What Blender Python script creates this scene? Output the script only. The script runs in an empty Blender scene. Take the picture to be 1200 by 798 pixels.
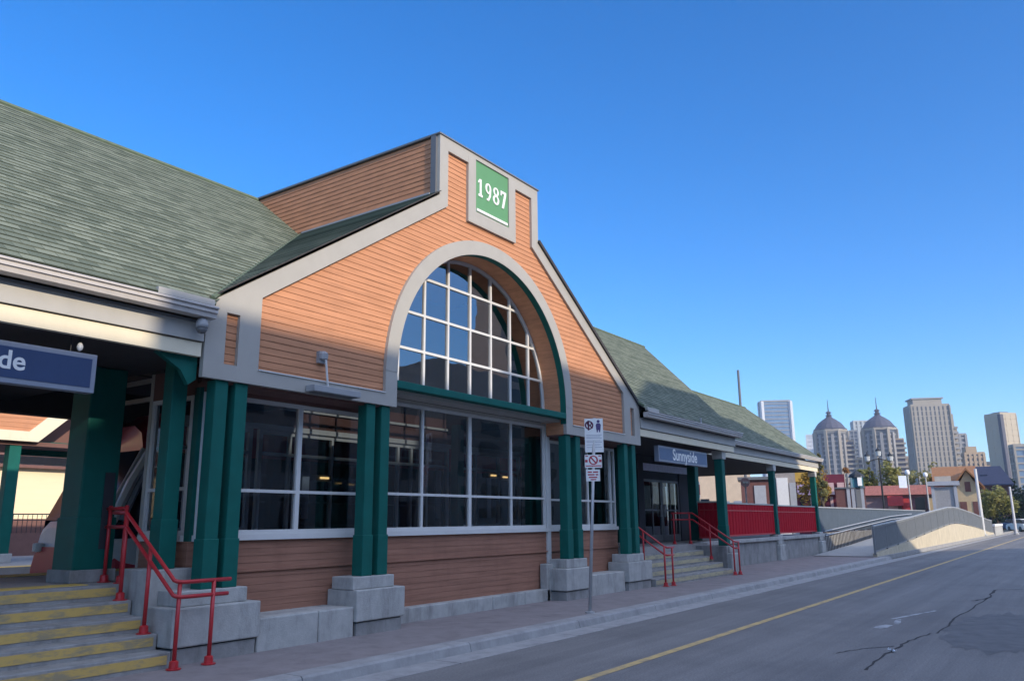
import bpy, math, random
from mathutils import Vector, Matrix
from math import sin, cos, radians, pi, sqrt
random.seed(7)
SC = bpy.context.scene
COL = SC.collection

# ------------------------------------------------------------------ camera basis (also used to lay out far things)
CF, CA, CB, CC, CH = 939.64, .6105, .2213, -.0087, 1.65
Fv = Vector((cos(CA)*cos(CB), sin(CA)*cos(CB), sin(CB)))
R0 = Vector((sin(CA), -cos(CA), 0)); U0 = R0.cross(Fv)
Rv = R0*cos(CC)+U0*sin(CC); Uv = -R0*sin(CC)+U0*cos(CC)
def ray(px, py): return Fv+Rv*((px-600)/CF)-Uv*((py-399)/CF)
def at(px, py, d):
    """the point d metres away (along the ground) in the direction of a photo pixel"""
    r = ray(px, py); return Vector((0, 0, CH))+r*(d/math.hypot(r.x, r.y))

# ------------------------------------------------------------------ materials
def newmat(name):
    m = bpy.data.materials.new(name); m.use_nodes = True
    nt = m.node_tree; b = nt.nodes['Principled BSDF']
    return m, nt, b
def mat(name, c, rough=.6, var=.12, scale=6, bump=0, bscale=40, metal=0, c2=None, spec=.5, stretch=None, stain=0, stain_c=(.05, .045, .04)):
    m, nt, b = newmat(name); N = nt.nodes; L = nt.links
    b.inputs['Roughness'].default_value = rough; b.inputs['Metallic'].default_value = metal
    b.inputs['Specular IOR Level'].default_value = spec
    tc = N.new('ShaderNodeTexCoord'); src = tc.outputs['Object']
    if stretch:
        mp = N.new('ShaderNodeMapping'); mp.inputs['Scale'].default_value = stretch; L.new(src, mp.inputs[0]); src = mp.outputs[0]
    n = N.new('ShaderNodeTexNoise'); n.inputs['Scale'].default_value = scale; n.inputs['Detail'].default_value = 6; n.inputs['Roughness'].default_value = .65
    L.new(src, n.inputs['Vector'])
    cr = N.new('ShaderNodeValToRGB'); cr.color_ramp.elements[0].position = .3; cr.color_ramp.elements[1].position = .72
    lo = [max(0, x*(1-var)) for x in c]; hi = list(c2) if c2 else [x*(1+var) for x in c]
    cr.color_ramp.elements[0].color = (*lo, 1); cr.color_ramp.elements[1].color = (*hi, 1)
    L.new(n.outputs['Fac'], cr.inputs[0]); out = cr.outputs[0]
    if stain:
        n2 = N.new('ShaderNodeTexNoise'); n2.inputs['Scale'].default_value = 1.7; n2.inputs['Detail'].default_value = 8; n2.inputs['Roughness'].default_value = .7
        mp2 = N.new('ShaderNodeMapping'); mp2.inputs['Scale'].default_value = (1.6, 1.6, .35); L.new(tc.outputs['Object'], mp2.inputs[0]); L.new(mp2.outputs[0], n2.inputs['Vector'])
        r2 = N.new('ShaderNodeValToRGB'); r2.color_ramp.elements[0].position = .5; r2.color_ramp.elements[1].position = .78
        r2.color_ramp.elements[0].color = (0, 0, 0, 1); r2.color_ramp.elements[1].color = (stain, stain, stain, 1)
        L.new(n2.outputs['Fac'], r2.inputs[0])
        mx = N.new('ShaderNodeMix'); mx.data_type = 'RGBA'; L.new(r2.outputs[0], mx.inputs[0]); L.new(out, mx.inputs[6]); mx.inputs[7].default_value = (*stain_c, 1)
        out = mx.outputs[2]
    L.new(out, b.inputs['Base Color'])
    if bump:
        n3 = N.new('ShaderNodeTexNoise'); n3.inputs['Scale'].default_value = bscale; n3.inputs['Detail'].default_value = 4; L.new(src, n3.inputs['Vector'])
        bp = N.new('ShaderNodeBump'); bp.inputs['Strength'].default_value = bump; bp.inputs['Distance'].default_value = .02
        L.new(n3.outputs['Fac'], bp.inputs['Height']); L.new(bp.outputs[0], b.inputs['Normal'])
    return m
def glassmat(name, tint, refl=1.0, rough=.01, ior=1.55):
    m = bpy.data.materials.new(name); m.use_nodes = True; nt = m.node_tree; N = nt.nodes; L = nt.links
    N.remove(N['Principled BSDF']); out = N['Material Output']
    t = N.new('ShaderNodeBsdfTransparent'); t.inputs[0].default_value = (*tint, 1)
    g = N.new('ShaderNodeBsdfGlossy'); g.inputs['Roughness'].default_value = rough; g.inputs[0].default_value = (refl, refl, refl, 1)
    tc = N.new('ShaderNodeTexCoord'); nn = N.new('ShaderNodeTexNoise'); nn.inputs['Scale'].default_value = .9; L.new(tc.outputs['Object'], nn.inputs['Vector'])
    bp = N.new('ShaderNodeBump'); bp.inputs['Strength'].default_value = .035; bp.inputs['Distance'].default_value = .1; L.new(nn.outputs['Fac'], bp.inputs['Height'])
    L.new(bp.outputs[0], g.inputs['Normal'])
    fr = N.new('ShaderNodeFresnel'); fr.inputs['IOR'].default_value = ior
    mu = N.new('ShaderNodeMath'); mu.operation = 'MULTIPLY'; mu.inputs[1].default_value = 1.9; mu.use_clamp = True; L.new(fr.outputs[0], mu.inputs[0])
    mx = N.new('ShaderNodeMixShader'); L.new(mu.outputs[0], mx.inputs[0]); L.new(t.outputs[0], mx.inputs[1]); L.new(g.outputs[0], mx.inputs[2])
    L.new(mx.outputs[0], out.inputs[0])
    return m
def emis(name, c, s):
    m, nt, b = newmat(name); b.inputs['Base Color'].default_value = (*c, 1); b.inputs['Emission Color'].default_value = (*c, 1); b.inputs['Emission Strength'].default_value = s
    return m
def shingles(name, ca, cb, cm):
    m, nt, b = newmat(name); N = nt.nodes; L = nt.links
    b.inputs['Roughness'].default_value = .95; b.inputs['Specular IOR Level'].default_value = .1
    uv = N.new('ShaderNodeUVMap'); uv.uv_map = 'UVMap'
    br = N.new('ShaderNodeTexBrick'); br.inputs['Scale'].default_value = 1; br.inputs['Brick Width'].default_value = .24; br.inputs['Row Height'].default_value = .145
    br.inputs['Mortar Size'].default_value = .004; br.inputs['Color1'].default_value = (*ca, 1); br.inputs['Color2'].default_value = (*cb, 1); br.inputs['Mortar'].default_value = (*cm, 1); br.inputs['Bias'].default_value = -.1
    L.new(uv.outputs[0], br.inputs['Vector'])
    n = N.new('ShaderNodeTexNoise'); n.inputs['Scale'].default_value = 1.1; n.inputs['Detail'].default_value = 9; n.inputs['Roughness'].default_value = .75; L.new(uv.outputs[0], n.inputs['Vector'])
    n2 = N.new('ShaderNodeTexNoise'); n2.inputs['Scale'].default_value = 60; n2.inputs['Detail'].default_value = 2; L.new(uv.outputs[0], n2.inputs['Vector'])
    ad = N.new('ShaderNodeMath'); ad.operation = 'ADD'; L.new(n.outputs['Fac'], ad.inputs[0]); L.new(n2.outputs['Fac'], ad.inputs[1])
    mr = N.new('ShaderNodeMapRange'); mr.inputs[1].default_value = .6; mr.inputs[2].default_value = 1.4; mr.inputs[3].default_value = .7; mr.inputs[4].default_value = 1.3; L.new(ad.outputs[0], mr.inputs[0])
    mx = N.new('ShaderNodeMix'); mx.data_type = 'RGBA'; mx.blend_type = 'MULTIPLY'; mx.inputs[0].default_value = 1
    L.new(br.outputs[0], mx.inputs[6]); L.new(mr.outputs[0], mx.inputs[7]); L.new(mx.outputs[2], b.inputs['Base Color'])
    bp = N.new('ShaderNodeBump'); bp.inputs['Strength'].default_value = .4; bp.inputs['Distance'].default_value = .01; L.new(n2.outputs['Fac'], bp.inputs['Height']); L.new(bp.outputs[0], b.inputs['Normal'])
    return m

M = {}
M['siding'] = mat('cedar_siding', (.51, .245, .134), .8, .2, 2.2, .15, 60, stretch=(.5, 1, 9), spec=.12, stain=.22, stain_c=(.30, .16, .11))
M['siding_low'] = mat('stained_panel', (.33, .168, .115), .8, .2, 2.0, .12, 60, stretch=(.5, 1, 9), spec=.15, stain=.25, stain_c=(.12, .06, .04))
M['groove'] = mat('dark_groove', (.20, .09, .055), .9)
M['trim'] = mat('grey_trim', (.37, .355, .318), .6, .05, 3, .05, stain=.12, stain_c=(.25, .24, .22))
M['trim_d'] = mat('dark_grey_metal', (.14, .145, .15), .5, .06, 4)
M['frame'] = mat('white_window_frame', (.62, .62, .60), .45, .04, 4)
M['green'] = mat('green_paint', (.003, .105, .085), .6, .12, 3, .04, 30, spec=.25, stain=.3, stain_c=(.01, .06, .045))
M['sign_green'] = mat('sign_green', (.10, .27, .12), .6, .04, 4)
M['white'] = mat('white_paint', (.8, .8, .77), .5, .04, 5)
M['fascia'] = mat('fascia_grey', (.42, .41, .38), .55, .05, 3, stain=.15, stain_c=(.2, .2, .19))
M['cream'] = mat('cream_beam', (.74, .66, .48), .55, .05, 3, stain=.12, stain_c=(.45, .38, .26))
M['gutter'] = mat('gutter_metal', (.46, .43, .40), .45, .06, 5)
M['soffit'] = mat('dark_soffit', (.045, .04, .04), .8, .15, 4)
M['shingle'] = shingles('green_shingles', (.108, .130, .102), (.205, .230, .180), (.065, .08, .06))
M['ridge'] = mat('ridge_cap', (.10, .135, .085), .9, .2, 8)
M['concrete'] = mat('concrete', (.40, .40, .38), .85, .16, 5, .25, 50, stain=.85, stain_c=(.13, .125, .12))
M['concrete_d'] = mat('weathered_concrete', (.28, .275, .265), .88, .2, 4, .35, 45, stain=.85, stain_c=(.09, .085, .08))
M['crack'] = mat('mortar_gap', (.03, .03, .03), .95)
M['red'] = mat('red_paint', (.45, .022, .028), .4, .1, 5, .04, 40, stain=.3, stain_c=(.2, .02, .02))
M['red_d'] = mat('red_board', (.42, .012, .024), .8, .12, 3, spec=.1, stretch=(8, 8, .6), stain=.25, stain_c=(.15, .01, .012))
M['navy'] = mat('sign_navy', (.03, .058, .14), .45, .06, 4)
M['signframe'] = mat('sign_frame', (.25, .28, .34), .45, .06, 4)
M['glass'] = glassmat('window_glass', (.62, .68, .76), .9, ior=1.6)
M['glass_arch'] = glassmat('arch_glass', (.45, .5, .55), 1.0, ior=2.1)
M['glass_side'] = glassmat('side_glass', (.72, .75, .77), .3)
M['glass_dark'] = glassmat('door_glass', (.25, .27, .3), .35)
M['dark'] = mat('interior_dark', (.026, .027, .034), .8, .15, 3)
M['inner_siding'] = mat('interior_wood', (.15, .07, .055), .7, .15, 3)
M['floor'] = mat('platform_concrete', (.30, .285, .27), .85, .12, 3, .15, 40, stain=.4, stain_c=(.15, .14, .13))
M['tactile'] = mat('yellow_tactile', (.62, .42, .10), .8, .15, 10)
M['steel'] = mat('galvanised_steel', (.42, .43, .44), .45, .08, 8, metal=.4)
M['lamp_black'] = mat('black_metal', (.015, .017, .02), .5, .1, 5)
M['greymetal'] = mat('grey_railing', (.22, .235, .24), .75, .08, 4, spec=.12)
M['alu'] = mat('light_grey_housing', (.30, .31, .32), .5, .06, 5)

# worn yellow / cream stair stripe
def worn(name, c, base):
    m, nt, b = newmat(name); N = nt.nodes; L = nt.links; b.inputs['Roughness'].default_value = .85
    tc = N.new('ShaderNodeTexCoord'); mp = N.new('ShaderNodeMapping'); mp.inputs['Scale'].default_value = (1.0, 1, 3.5); L.new(tc.outputs['Object'], mp.inputs[0])
    n = N.new('ShaderNodeTexNoise'); n.inputs['Scale'].default_value = 3; n.inputs['Detail'].default_value = 9; n.inputs['Roughness'].default_value = .72; L.new(mp.outputs[0], n.inputs['Vector'])
    r = N.new('ShaderNodeValToRGB'); r.color_ramp.elements[0].position = .46; r.color_ramp.elements[1].position = .6
    r.color_ramp.elements[0].color = (0, 0, 0, 1); r.color_ramp.elements[1].color = (.85, .85, .85, 1); L.new(n.outputs['Fac'], r.inputs[0])
    mx = N.new('ShaderNodeMix'); mx.data_type = 'RGBA'; L.new(r.outputs[0], mx.inputs[0]); mx.inputs[6].default_value = (*c, 1); mx.inputs[7].default_value = (*base, 1)
    L.new(mx.outputs[2], b.inputs['Base Color']); return m
M['yellow'] = worn('worn_yellow_stripe', (.55, .37, .11), (.27, .235, .16))
M['beige'] = worn('worn_cream_stripe', (.46, .40, .25), (.28, .26, .21))
def asphalt():
    m, nt, b = newmat('asphalt'); N = nt.nodes; L = nt.links; b.inputs['Roughness'].default_value = .85; b.inputs['Specular IOR Level'].default_value = .3
    tc = N.new('ShaderNodeTexCoord'); mp = N.new('ShaderNodeMapping'); mp.inputs['Scale'].default_value = (.03, .9, 1); L.new(tc.outputs['Object'], mp.inputs[0])
    n = N.new('ShaderNodeTexNoise'); n.inputs['Scale'].default_value = 1.6; n.inputs['Detail'].default_value = 8; n.inputs['Roughness'].default_value = .7; L.new(mp.outputs[0], n.inputs['Vector'])
    n2 = N.new('ShaderNodeTexNoise'); n2.inputs['Scale'].default_value = .45; n2.inputs['Detail'].default_value = 10; n2.inputs['Roughness'].default_value = .72; L.new(tc.outputs['Object'], n2.inputs['Vector'])
    n3 = N.new('ShaderNodeTexNoise'); n3.inputs['Scale'].default_value = 38; n3.inputs['Detail'].default_value = 5; n3.inputs['Roughness'].default_value = .8; L.new(tc.outputs['Object'], n3.inputs['Vector'])
    r = N.new('ShaderNodeValToRGB'); r.color_ramp.elements[0].position = .3; r.color_ramp.elements[1].position = .75
    r.color_ramp.elements[0].color = (.125, .124, .126, 1); r.color_ramp.elements[1].color = (.215, .212, .208, 1); L.new(n.outputs['Fac'], r.inputs[0])
    r2 = N.new('ShaderNodeValToRGB'); r2.color_ramp.elements[0].position = .36; r2.color_ramp.elements[1].position = .55
    r2.color_ramp.elements[0].color = (.82, .82, .83, 1); r2.color_ramp.elements[1].color = (1.05, 1.05, 1.05, 1); L.new(n2.outputs['Fac'], r2.inputs[0])
    mx = N.new('ShaderNodeMix'); mx.data_type = 'RGBA'; mx.blend_type = 'MULTIPLY'; mx.inputs[0].default_value = .8; L.new(r.outputs[0], mx.inputs[6]); L.new(r2.outputs[0], mx.inputs[7])
    r3 = N.new('ShaderNodeMapRange'); r3.inputs[1].default_value = .3; r3.inputs[2].default_value = .7; r3.inputs[3].default_value = .62; r3.inputs[4].default_value = 1.38; L.new(n3.outputs['Fac'], r3.inputs[0])
    mx2 = N.new('ShaderNodeMix'); mx2.data_type = 'RGBA'; mx2.blend_type = 'MULTIPLY'; mx2.inputs[0].default_value = 1; L.new(mx.outputs[2], mx2.inputs[6]); L.new(r3.outputs[0], mx2.inputs[7])
    L.new(mx2.outputs[2], b.inputs['Base Color'])
    bp = N.new('ShaderNodeBump'); bp.inputs['Strength'].default_value = .35; bp.inputs['Distance'].default_value = .01; L.new(n3.outputs['Fac'], bp.inputs['Height']); L.new(bp.outputs[0], b.inputs['Normal'])
    return m
M['asphalt'] = asphalt()
M['patch'] = mat('asphalt_patch', (.105, .105, .108), .8, .3, 3, .3, 70)
M['tar'] = mat('tar_seal', (.055, .055, .058), .9, .3, 6, spec=.1)
M['roadyellow'] = worn('road_yellow', (.50, .36, .15), (.28, .23, .15))
M['roadwhite'] = worn('road_white', (.38, .40, .42), (.13, .135, .14))
M['sidewalk'] = mat('sidewalk_brick_pavers', (.228, .20, .198), .85, .16, 2.2, .25, 30, stain=.5, stain_c=(.09, .08, .085))
M['kerb'] = mat('kerb_concrete', (.30, .30, .30), .85, .16, 3, .25, 40, stain=.6, stain_c=(.11, .11, .115))
M['gravel'] = mat('ballast', (.06, .055, .05), .95, .4, 14, .6, 30)
M['earth'] = mat('earth', (.14, .135, .11), .95, .2, .05)

# ------------------------------------------------------------------ mesh builder
class MB:
    def __init__(s): s.v = []; s.f = []; s.uv = {}
    def poly(s, pts, uv=None):
        i = len(s.v); s.v += [tuple(p) for p in pts]; s.f.append(list(range(i, i+len(pts))))
        if uv: s.uv[len(s.f)-1] = uv
        return s
    def box(s, x0, y0, z0, x1, y1, z1):
        i = len(s.v)
        s.v += [(x0, y0, z0), (x1, y0, z0), (x1, y1, z0), (x0, y1, z0), (x0, y0, z1), (x1, y0, z1), (x1, y1, z1), (x0, y1, z1)]
        for f in ((0, 3, 2, 1), (4, 5, 6, 7), (0, 1, 5, 4), (1, 2, 6, 5), (2, 3, 7, 6), (3, 0, 4, 7)): s.f.append([i+k for k in f])
        return s
    def xf(s, mtx, start=0):
        s.v = s.v[:start]+[tuple(mtx @ Vector(p)) for p in s.v[start:]]; return s
    def obox(s, c, sx, sy, sz, rz=0, rx=0, ry=0):
        """box sx,sy,sz with its bottom centre at c, turned by rz"""
        n = len(s.v); s.box(-sx/2, -sy/2, 0, sx/2, sy/2, sz)
        return s.xf(Matrix.Translation(c) @ Matrix.Rotation(rz, 4, 'Z') @ Matrix.Rotation(ry, 4, 'Y') @ Matrix.Rotation(rx, 4, 'X'), n)
    def prism(s, pts, axis, a, b):
        """2-D outline extruded along an axis: 'x' pts=(y,z), 'y' pts=(x,z), 'z' pts=(x,y)"""
        P = {'x': lambda p, t: (t, p[0], p[1]), 'y': lambda p, t: (p[0], t, p[1]), 'z': lambda p, t: (p[0], p[1], t)}[axis]
        n = len(pts); i = len(s.v); s.v += [P(p, a) for p in pts]+[P(p, b) for p in pts]
        s.f.append(list(range(i, i+n))[::-1]); s.f.append(list(range(i+n, i+2*n)))
        for k in range(n): s.f.append([i+k, i+(k+1) % n, i+n+(k+1) % n, i+n+k])
        return s
    def tube(s, pts, r, n=8, r1=None):
        pts = [Vector(p) for p in pts]; rings = []
        for k, p in enumerate(pts):
            d = ((pts[k+1]-p).normalized() if k < len(pts)-1 else Vector()) + ((p-pts[k-1]).normalized() if k else Vector())
            d.normalize(); a = d.orthogonal().normalized() if abs(d.z) > .95 else d.cross(Vector((0, 0, 1))).normalized(); b = d.cross(a)
            rr = r if r1 is None else r+(r1-r)*k/(len(pts)-1)
            i = len(s.v); s.v += [tuple(p+(a*cos(2*pi*j/n)+b*sin(2*pi*j/n))*rr) for j in range(n)]; rings.append(i)
        for q in range(len(rings)-1):
            for j in range(n): s.f.append([rings[q]+j, rings[q]+(j+1) % n, rings[q+1]+(j+1) % n, rings[q+1]+j])
        s.f.append([rings[0]+j for j in range(n)][::-1]); s.f.append([rings[-1]+j for j in range(n)])
        return s
    def lathe(s, c, prof, n=12):
        """profile (r,z) turned about the vertical through c"""
        i = len(s.v)
        for r, z in prof: s.v += [(c[0]+r*cos(2*pi*j/n), c[1]+r*sin(2*pi*j/n), c[2]+z) for j in range(n)]
        for q in range(len(prof)-1):
            for j in range(n): s.f.append([i+q*n+j, i+q*n+(j+1) % n, i+(q+1)*n+(j+1) % n, i+(q+1)*n+j])
        s.f.append([i+j for j in range(n)][::-1]); s.f.append([i+(len(prof)-1)*n+j for j in range(n)])
        return s
    def build(s, name, m, parent=None, smooth=False, bevel=0, loc=None):
        if parent is not None:
            r = parent
            while r.parent: r = r.parent
            o0 = Vector(r.location)
        elif loc is not None: o0 = Vector(loc)
        else:
            xs = [p[0] for p in s.v]; ys = [p[1] for p in s.v]; zs = [p[2] for p in s.v]
            o0 = Vector(((min(xs)+max(xs))/2, (min(ys)+max(ys))/2, min(zs)))
        me = bpy.data.meshes.new(name); me.from_pydata([tuple(Vector(p)-o0) for p in s.v], [], s.f)
        if s.uv:
            ul = me.uv_layers.new(name='UVMap')
            for fi, uvs in s.uv.items():
                p = me.polygons[fi]
                for k, li in enumerate(p.loop_indices): ul.data[li].uv = uvs[k]
        me.materials.append(M[m] if isinstance(m, str) else m)
        if smooth:
            for p in me.polygons: p.use_smooth = True
        me.update(); o = bpy.data.objects.new(name, me); COL.objects.link(o)
        if bevel:
            b = o.modifiers.new('Bevel', 'BEVEL'); b.width = bevel; b.segments = 2; b.limit_method = 'ANGLE'; b.angle_limit = radians(50)
        if parent is not None: o.parent = parent
        else: o.location = o0
        return o
def tag(o, label=None, cat=None, group=None, kind=None):
    for k, v in (('label', label), ('category', cat), ('group', group), ('kind', kind)):
        if v: o[k] = v
    return o
def thing(name, loc, label, cat, group=None):
    o = bpy.data.objects.new(name, None); o.location = loc; o.empty_display_size = .3; COL.objects.link(o)
    return tag(o, label, cat, group)
def struct(mb, name, m, **k): return tag(mb.build(name, m, **k), kind='structure')
def B(*a): return MB().box(*a)
def text_mesh(txt, size, extrude, bold=0, shear=0):
    cu = bpy.data.curves.new('lettering', 'FONT'); cu.body = txt; cu.size = size; cu.extrude = extrude; cu.offset = bold; cu.shear = shear; cu.align_x = 'CENTER'; cu.align_y = 'CENTER'
    o = bpy.data.objects.new('lettering', cu); COL.objects.link(o); bpy.context.view_layer.update()
    dg = bpy.context.evaluated_depsgraph_get(); me = bpy.data.meshes.new_from_object(o.evaluated_get(dg))
    bpy.data.objects.remove(o); bpy.data.curves.remove(cu); return me
def put_text(name, txt, size, pos, m, parent, bold=0, rz=0, width=None, sxy=None):
    """upright lettering on a face looking along -y (turned by rz), centre at pos"""
    me = text_mesh(txt, size, .004, bold); xs = [v.co.x for v in me.vertices]; w = max(xs)-min(xs)
    k = (width/w) if width else 1; ky = k if sxy is None else sxy
    r = parent
    while r.parent: r = r.parent
    T = Matrix.Translation(Vector(pos)-Vector(r.location)) @ Matrix.Rotation(rz, 4, 'Z') @ Matrix.Rotation(pi/2, 4, 'X') @ Matrix.Diagonal((k, ky, 1, 1))
    me.transform(T); me.materials.clear(); me.materials.append(M[m]); o = bpy.data.objects.new(name, me); o.parent = parent; COL.objects.link(o); return o

# ================================================================== THE STATION
XC = 12.57; GL, GR = 6.14, 19.00; YF = 9.25; YW = 9.82
ZB, ZE, ZS, ZC = 3.53, 4.53, 7.69, 8.94
WS = 1.70; RI, RO, ZA = 2.74, 3.02, 4.12
SL = (ZS-ZE)/(WS and (XC-WS-GL))
def zout(x): return ZE+SL*((x-GL) if x < XC else (GR-x))      # outer roof line of the gable
PY0, PZ0, PS = 9.10, 4.50, .785                               # main roof plane: eave y, eave z, slope
PYR = 14.70; PZR = PZ0+PS*(PYR-PY0)
def ymain(z): return PY0+(z-PZ0)/PS
ST = thing('train_station', (XC, 12, 0), 'orange sided train station with a big arched window, green columns and green shingled roofs', 'train station')

def boards(mb, bk, z0, z1, L, R, y, hole=None, step=.1, axis='y', out=-1, prot=.011):
    """lapped siding boards between the bounds L(z), R(z); each board leans out at its lower edge"""
    z = z0
    while z < z1-.01:
        za, zb = z+.004, min(z+step, z1)
        segs = [(L(za), R(za), L(zb), R(zb))]
        if hole:
            ha, hb = hole(za), hole(zb)
            if ha or hb:
                a0, a1 = ha or ((hb[0]+hb[1])/2,)*2; b0, b1 = hb or ((ha[0]+ha[1])/2,)*2
                segs = [(L(za), a0, L(zb), b0), (a1, R(za), b1, R(zb))]
        for (a, b, c, d) in segs:
            if b-a < .01 and d-c < .01: continue
            if axis == 'y': P = lambda u, o, zz: (u, y+o*(-out), zz)
            else: P = lambda u, o, zz: (y+o*(-out), u, zz)
            mb.poly([P(a, -prot, za), P(b, -prot, za), P(d, -.002, zb), P(c, -.002, zb)])
            mb.poly([P(a, -prot, za), P(b, -prot, za), P(b, .015, za), P(a, .015, za)])
        z += step
# --- gable wall boards
def Lw(z): return GL+.35 if z < 4.46 else max(GL+.35, GL+(z-ZE+.15)/SL) if z < 7.55 else XC-WS+.1
def Rw(z): return 2*XC-Lw(z)
def holew(z):
    r = RI+.14
    if z < ZA: return (XC-r, XC+r)
    if z < ZA+r: h = sqrt(max(0, r*r-(z-ZA)**2)); return (XC-h, XC+h)
    return None
mb = MB(); boards(mb, None, 3.70, 8.85, Lw, Rw, 9.315, holew)
gw = mb.build('gable_wall', 'siding', ST)
# backing behind the boards, with the arch cut out (in strips)
bk = MB(); zz = 3.6
while zz < 8.85:
    zb = zz+.13; l = GL+.06 if zz < 4.5 else max(GL+.06, GL+(zz-ZE+.15)/SL+.2) if zz < 7.5 else XC-WS+.06
    r = 2*XC-l; h = holew(zz)
    if h and zz < ZA+RI+.1:
        bk.box(l, 9.335, zz, h[0]+.02, 9.40, zb); bk.box(h[1]-.02, 9.335, zz, r, 9.40, zb)
    else: bk.box(l, 9.335, zz, r, 9.40, zb)
    zz = zb
bk.build('wall_backing', 'groove', gw)
# --- grey trim
tr = MB(); yt0, yt1 = 9.25, 9.33
def mir(pts): return [(2*XC-p[0], p[1]) for p in pts][::-1]
def both(pts, a=yt0, b=yt1): tr.prism(pts, 'y', a, b); tr.prism(mir(pts), 'y', a, b)
xl = XC-RI-.28; xin = XC-5.56; pin0, pin1 = GL+.31, GL+.52
both([(GL, ZB), (xl, ZB), (xl, 3.745), (GL, 3.745)])
both([(xl, ZB), (XC-RI, ZB), (XC-RI, ZA), (xl, ZA)])
both([(GL, 3.745), (pin0, 3.745), (pin0, zout(pin0)), (GL, ZE)])
both([(pin1, 3.745), (xin, 3.745), (xin, zout(xin)), (pin1, zout(pin1))])
both([(pin0, 4.46), (pin1, 4.46), (pin1, zout(pin1)), (pin0, zout(pin0))])
xs = XC-WS; xsi = XC-1.45
both([(xin, 4.79), (xsi, 4.79+SL*(xsi-xin)), (xs, ZS), (xin, zout(xin))])
both([(xs, ZS), (xsi, 4.79+SL*(xsi-xin)), (xsi, 8.68), (xs, 8.68)])
tr.prism([(xs, 8.68), (XC-.82, 8.68), (XC-.82, ZC), (xs, ZC)], 'y', yt0, yt1); tr.prism([(XC+.82, 8.68), (XC+WS, 8.68), (XC+WS, ZC), (XC+.82, ZC)], 'y', yt0, yt1)
tr.prism([(XC-.82, 8.84), (XC+.82, 8.84), (XC+.82, ZC), (XC-.82, ZC)], 'y', yt0, yt1)
both([(XC-.82, 7.44), (XC-.575, 7.44), (XC-.575, 8.84), (XC-.82, 8.84)], yt0-.004, yt1)
tr.prism([(XC-.575, 7.44), (XC+.575, 7.44), (XC+.575, 7.71), (XC-.575, 7.71)], 'y', yt0-.004, yt1)
n = 48
for k in range(n):
    a0, a1 = pi*k/n, pi*(k+1)/n
    tr.prism([(XC+RI*cos(a0), ZA+RI*sin(a0)), (XC+RO*cos(a0), ZA+RO*sin(a0)), (XC+RO*cos(a1), ZA+RO*sin(a1)), (XC+RI*cos(a1), ZA+RI*sin(a1))], 'y', yt0-.006, yt1)
tr.build('gable_trim', 'trim', ST)
# small white ledges along the lower trim
B(xin+.0, 9.232, 3.735, xl, 9.30, 3.752).build('drip_ledge', 'frame', ST); B(2*XC-xl, 9.232, 3.735, 2*XC-xin, 9.30, 3.752).build('drip_ledge', 'frame', ST)
# --- arch reveal: green edge then timber lining
def arcstrip(mb, r, ya, yb, zlow):
    pts = [(XC-r, zlow), (XC-r, ZA)]+[(XC-r*cos(pi*k/40), ZA+r*sin(pi*k/40)) for k in range(1, 40)]+[(XC+r, ZA), (XC+r, zlow)]
    for p, q in zip(pts, pts[1:]):
        mb.poly([(p[0], ya, p[1]), (q[0], ya, q[1]), (q[0], yb, q[1]), (p[0], yb, p[1])])
m1 = MB(); arcstrip(m1, RI-.002, 9.252, 9.40, 3.75); m1.build('arch_edge', 'green', ST)
m1 = MB(); arcstrip(m1, RI+.004, 9.40, YW+.1, 3.53); m1.build('arch_lining', 'siding', ST)
# right-hand jamb face below the arch
B(XC+RI, 9.34, ZB-.0, XC+RI+.25, YW-.02, 3.75).build('jamb_panel', 'siding', ST)
# green beam across the arch
B(XC-RI+.003, 9.24, 3.86, XC+RI-.003, 9.42, 3.99).build('arch_beam', 'green', ST, bevel=.01)
B(XC-RI+.003, 9.42, 3.80, XC+RI-.003, YW-.06, 3.95).build('beam_soffit', 'trim', ST)
# --- sign
B(XC-.575, 9.275, 7.71, XC+.575, 9.335, 8.84).build('year_panel', 'sign_green', ST)
SG = [o for o in ST.children if o.name == 'year_panel'][0]
nm = MB()
def rect(mb, x0, z0, x1, z1, y0=9.262, y1=9.276): mb.box(x0, y0, z0, x1, y1, z1)
def ring(mb, cx, cz, rx, rz, w, y0=9.262, y1=9.276, n=20):
    for k in range(n):
        a, b = 2*pi*k/n, 2*pi*(k+1)/n
        mb.prism([(cx+rx*cos(a), cz+rz*sin(a)), (cx+rx*cos(b), cz+rz*sin(b)), (cx+(rx-w)*cos(b), cz+(rz-w*.7)*sin(b)), (cx+(rx-w)*cos(a), cz+(rz-w*.7)*sin(a))], 'y', y0, y1)
cz = 8.28; hh = .19
# 1
x0 = XC-.40; rect(nm, x0-.028, cz-hh, x0+.032, cz+hh); rect(nm, x0-.07, cz-hh, x0-.028, cz-hh+.05); rect(nm, x0+.032, cz-hh, x0+.07, cz-hh+.05); nm.prism([(x0-.028, cz+hh), (x0-.075, cz+hh-.06), (x0-.075, cz+hh-.10), (x0-.028, cz+hh-.07)], 'y', 9.262, 9.276)
# 9
x0 = XC-.135; ring(nm, x0, cz+.075, .10, .115, .055); nm.prism([(x0+.048, cz+.05), (x0+.10, cz+.07), (x0+.085, cz-.08), (x0+.02, cz-hh), (x0-.05, cz-hh), (x0-.05, cz-hh+.04), (x0-.005, cz-hh+.045), (x0+.035, cz-.06)], 'y', 9.2625, 9.2765)
# 8
x0 = XC+.135; ring(nm, x0, cz+.095, .095, .095, .05); ring(nm, x0, cz-.085, .11, .105, .055, 9.2615, 9.2755)
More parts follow.
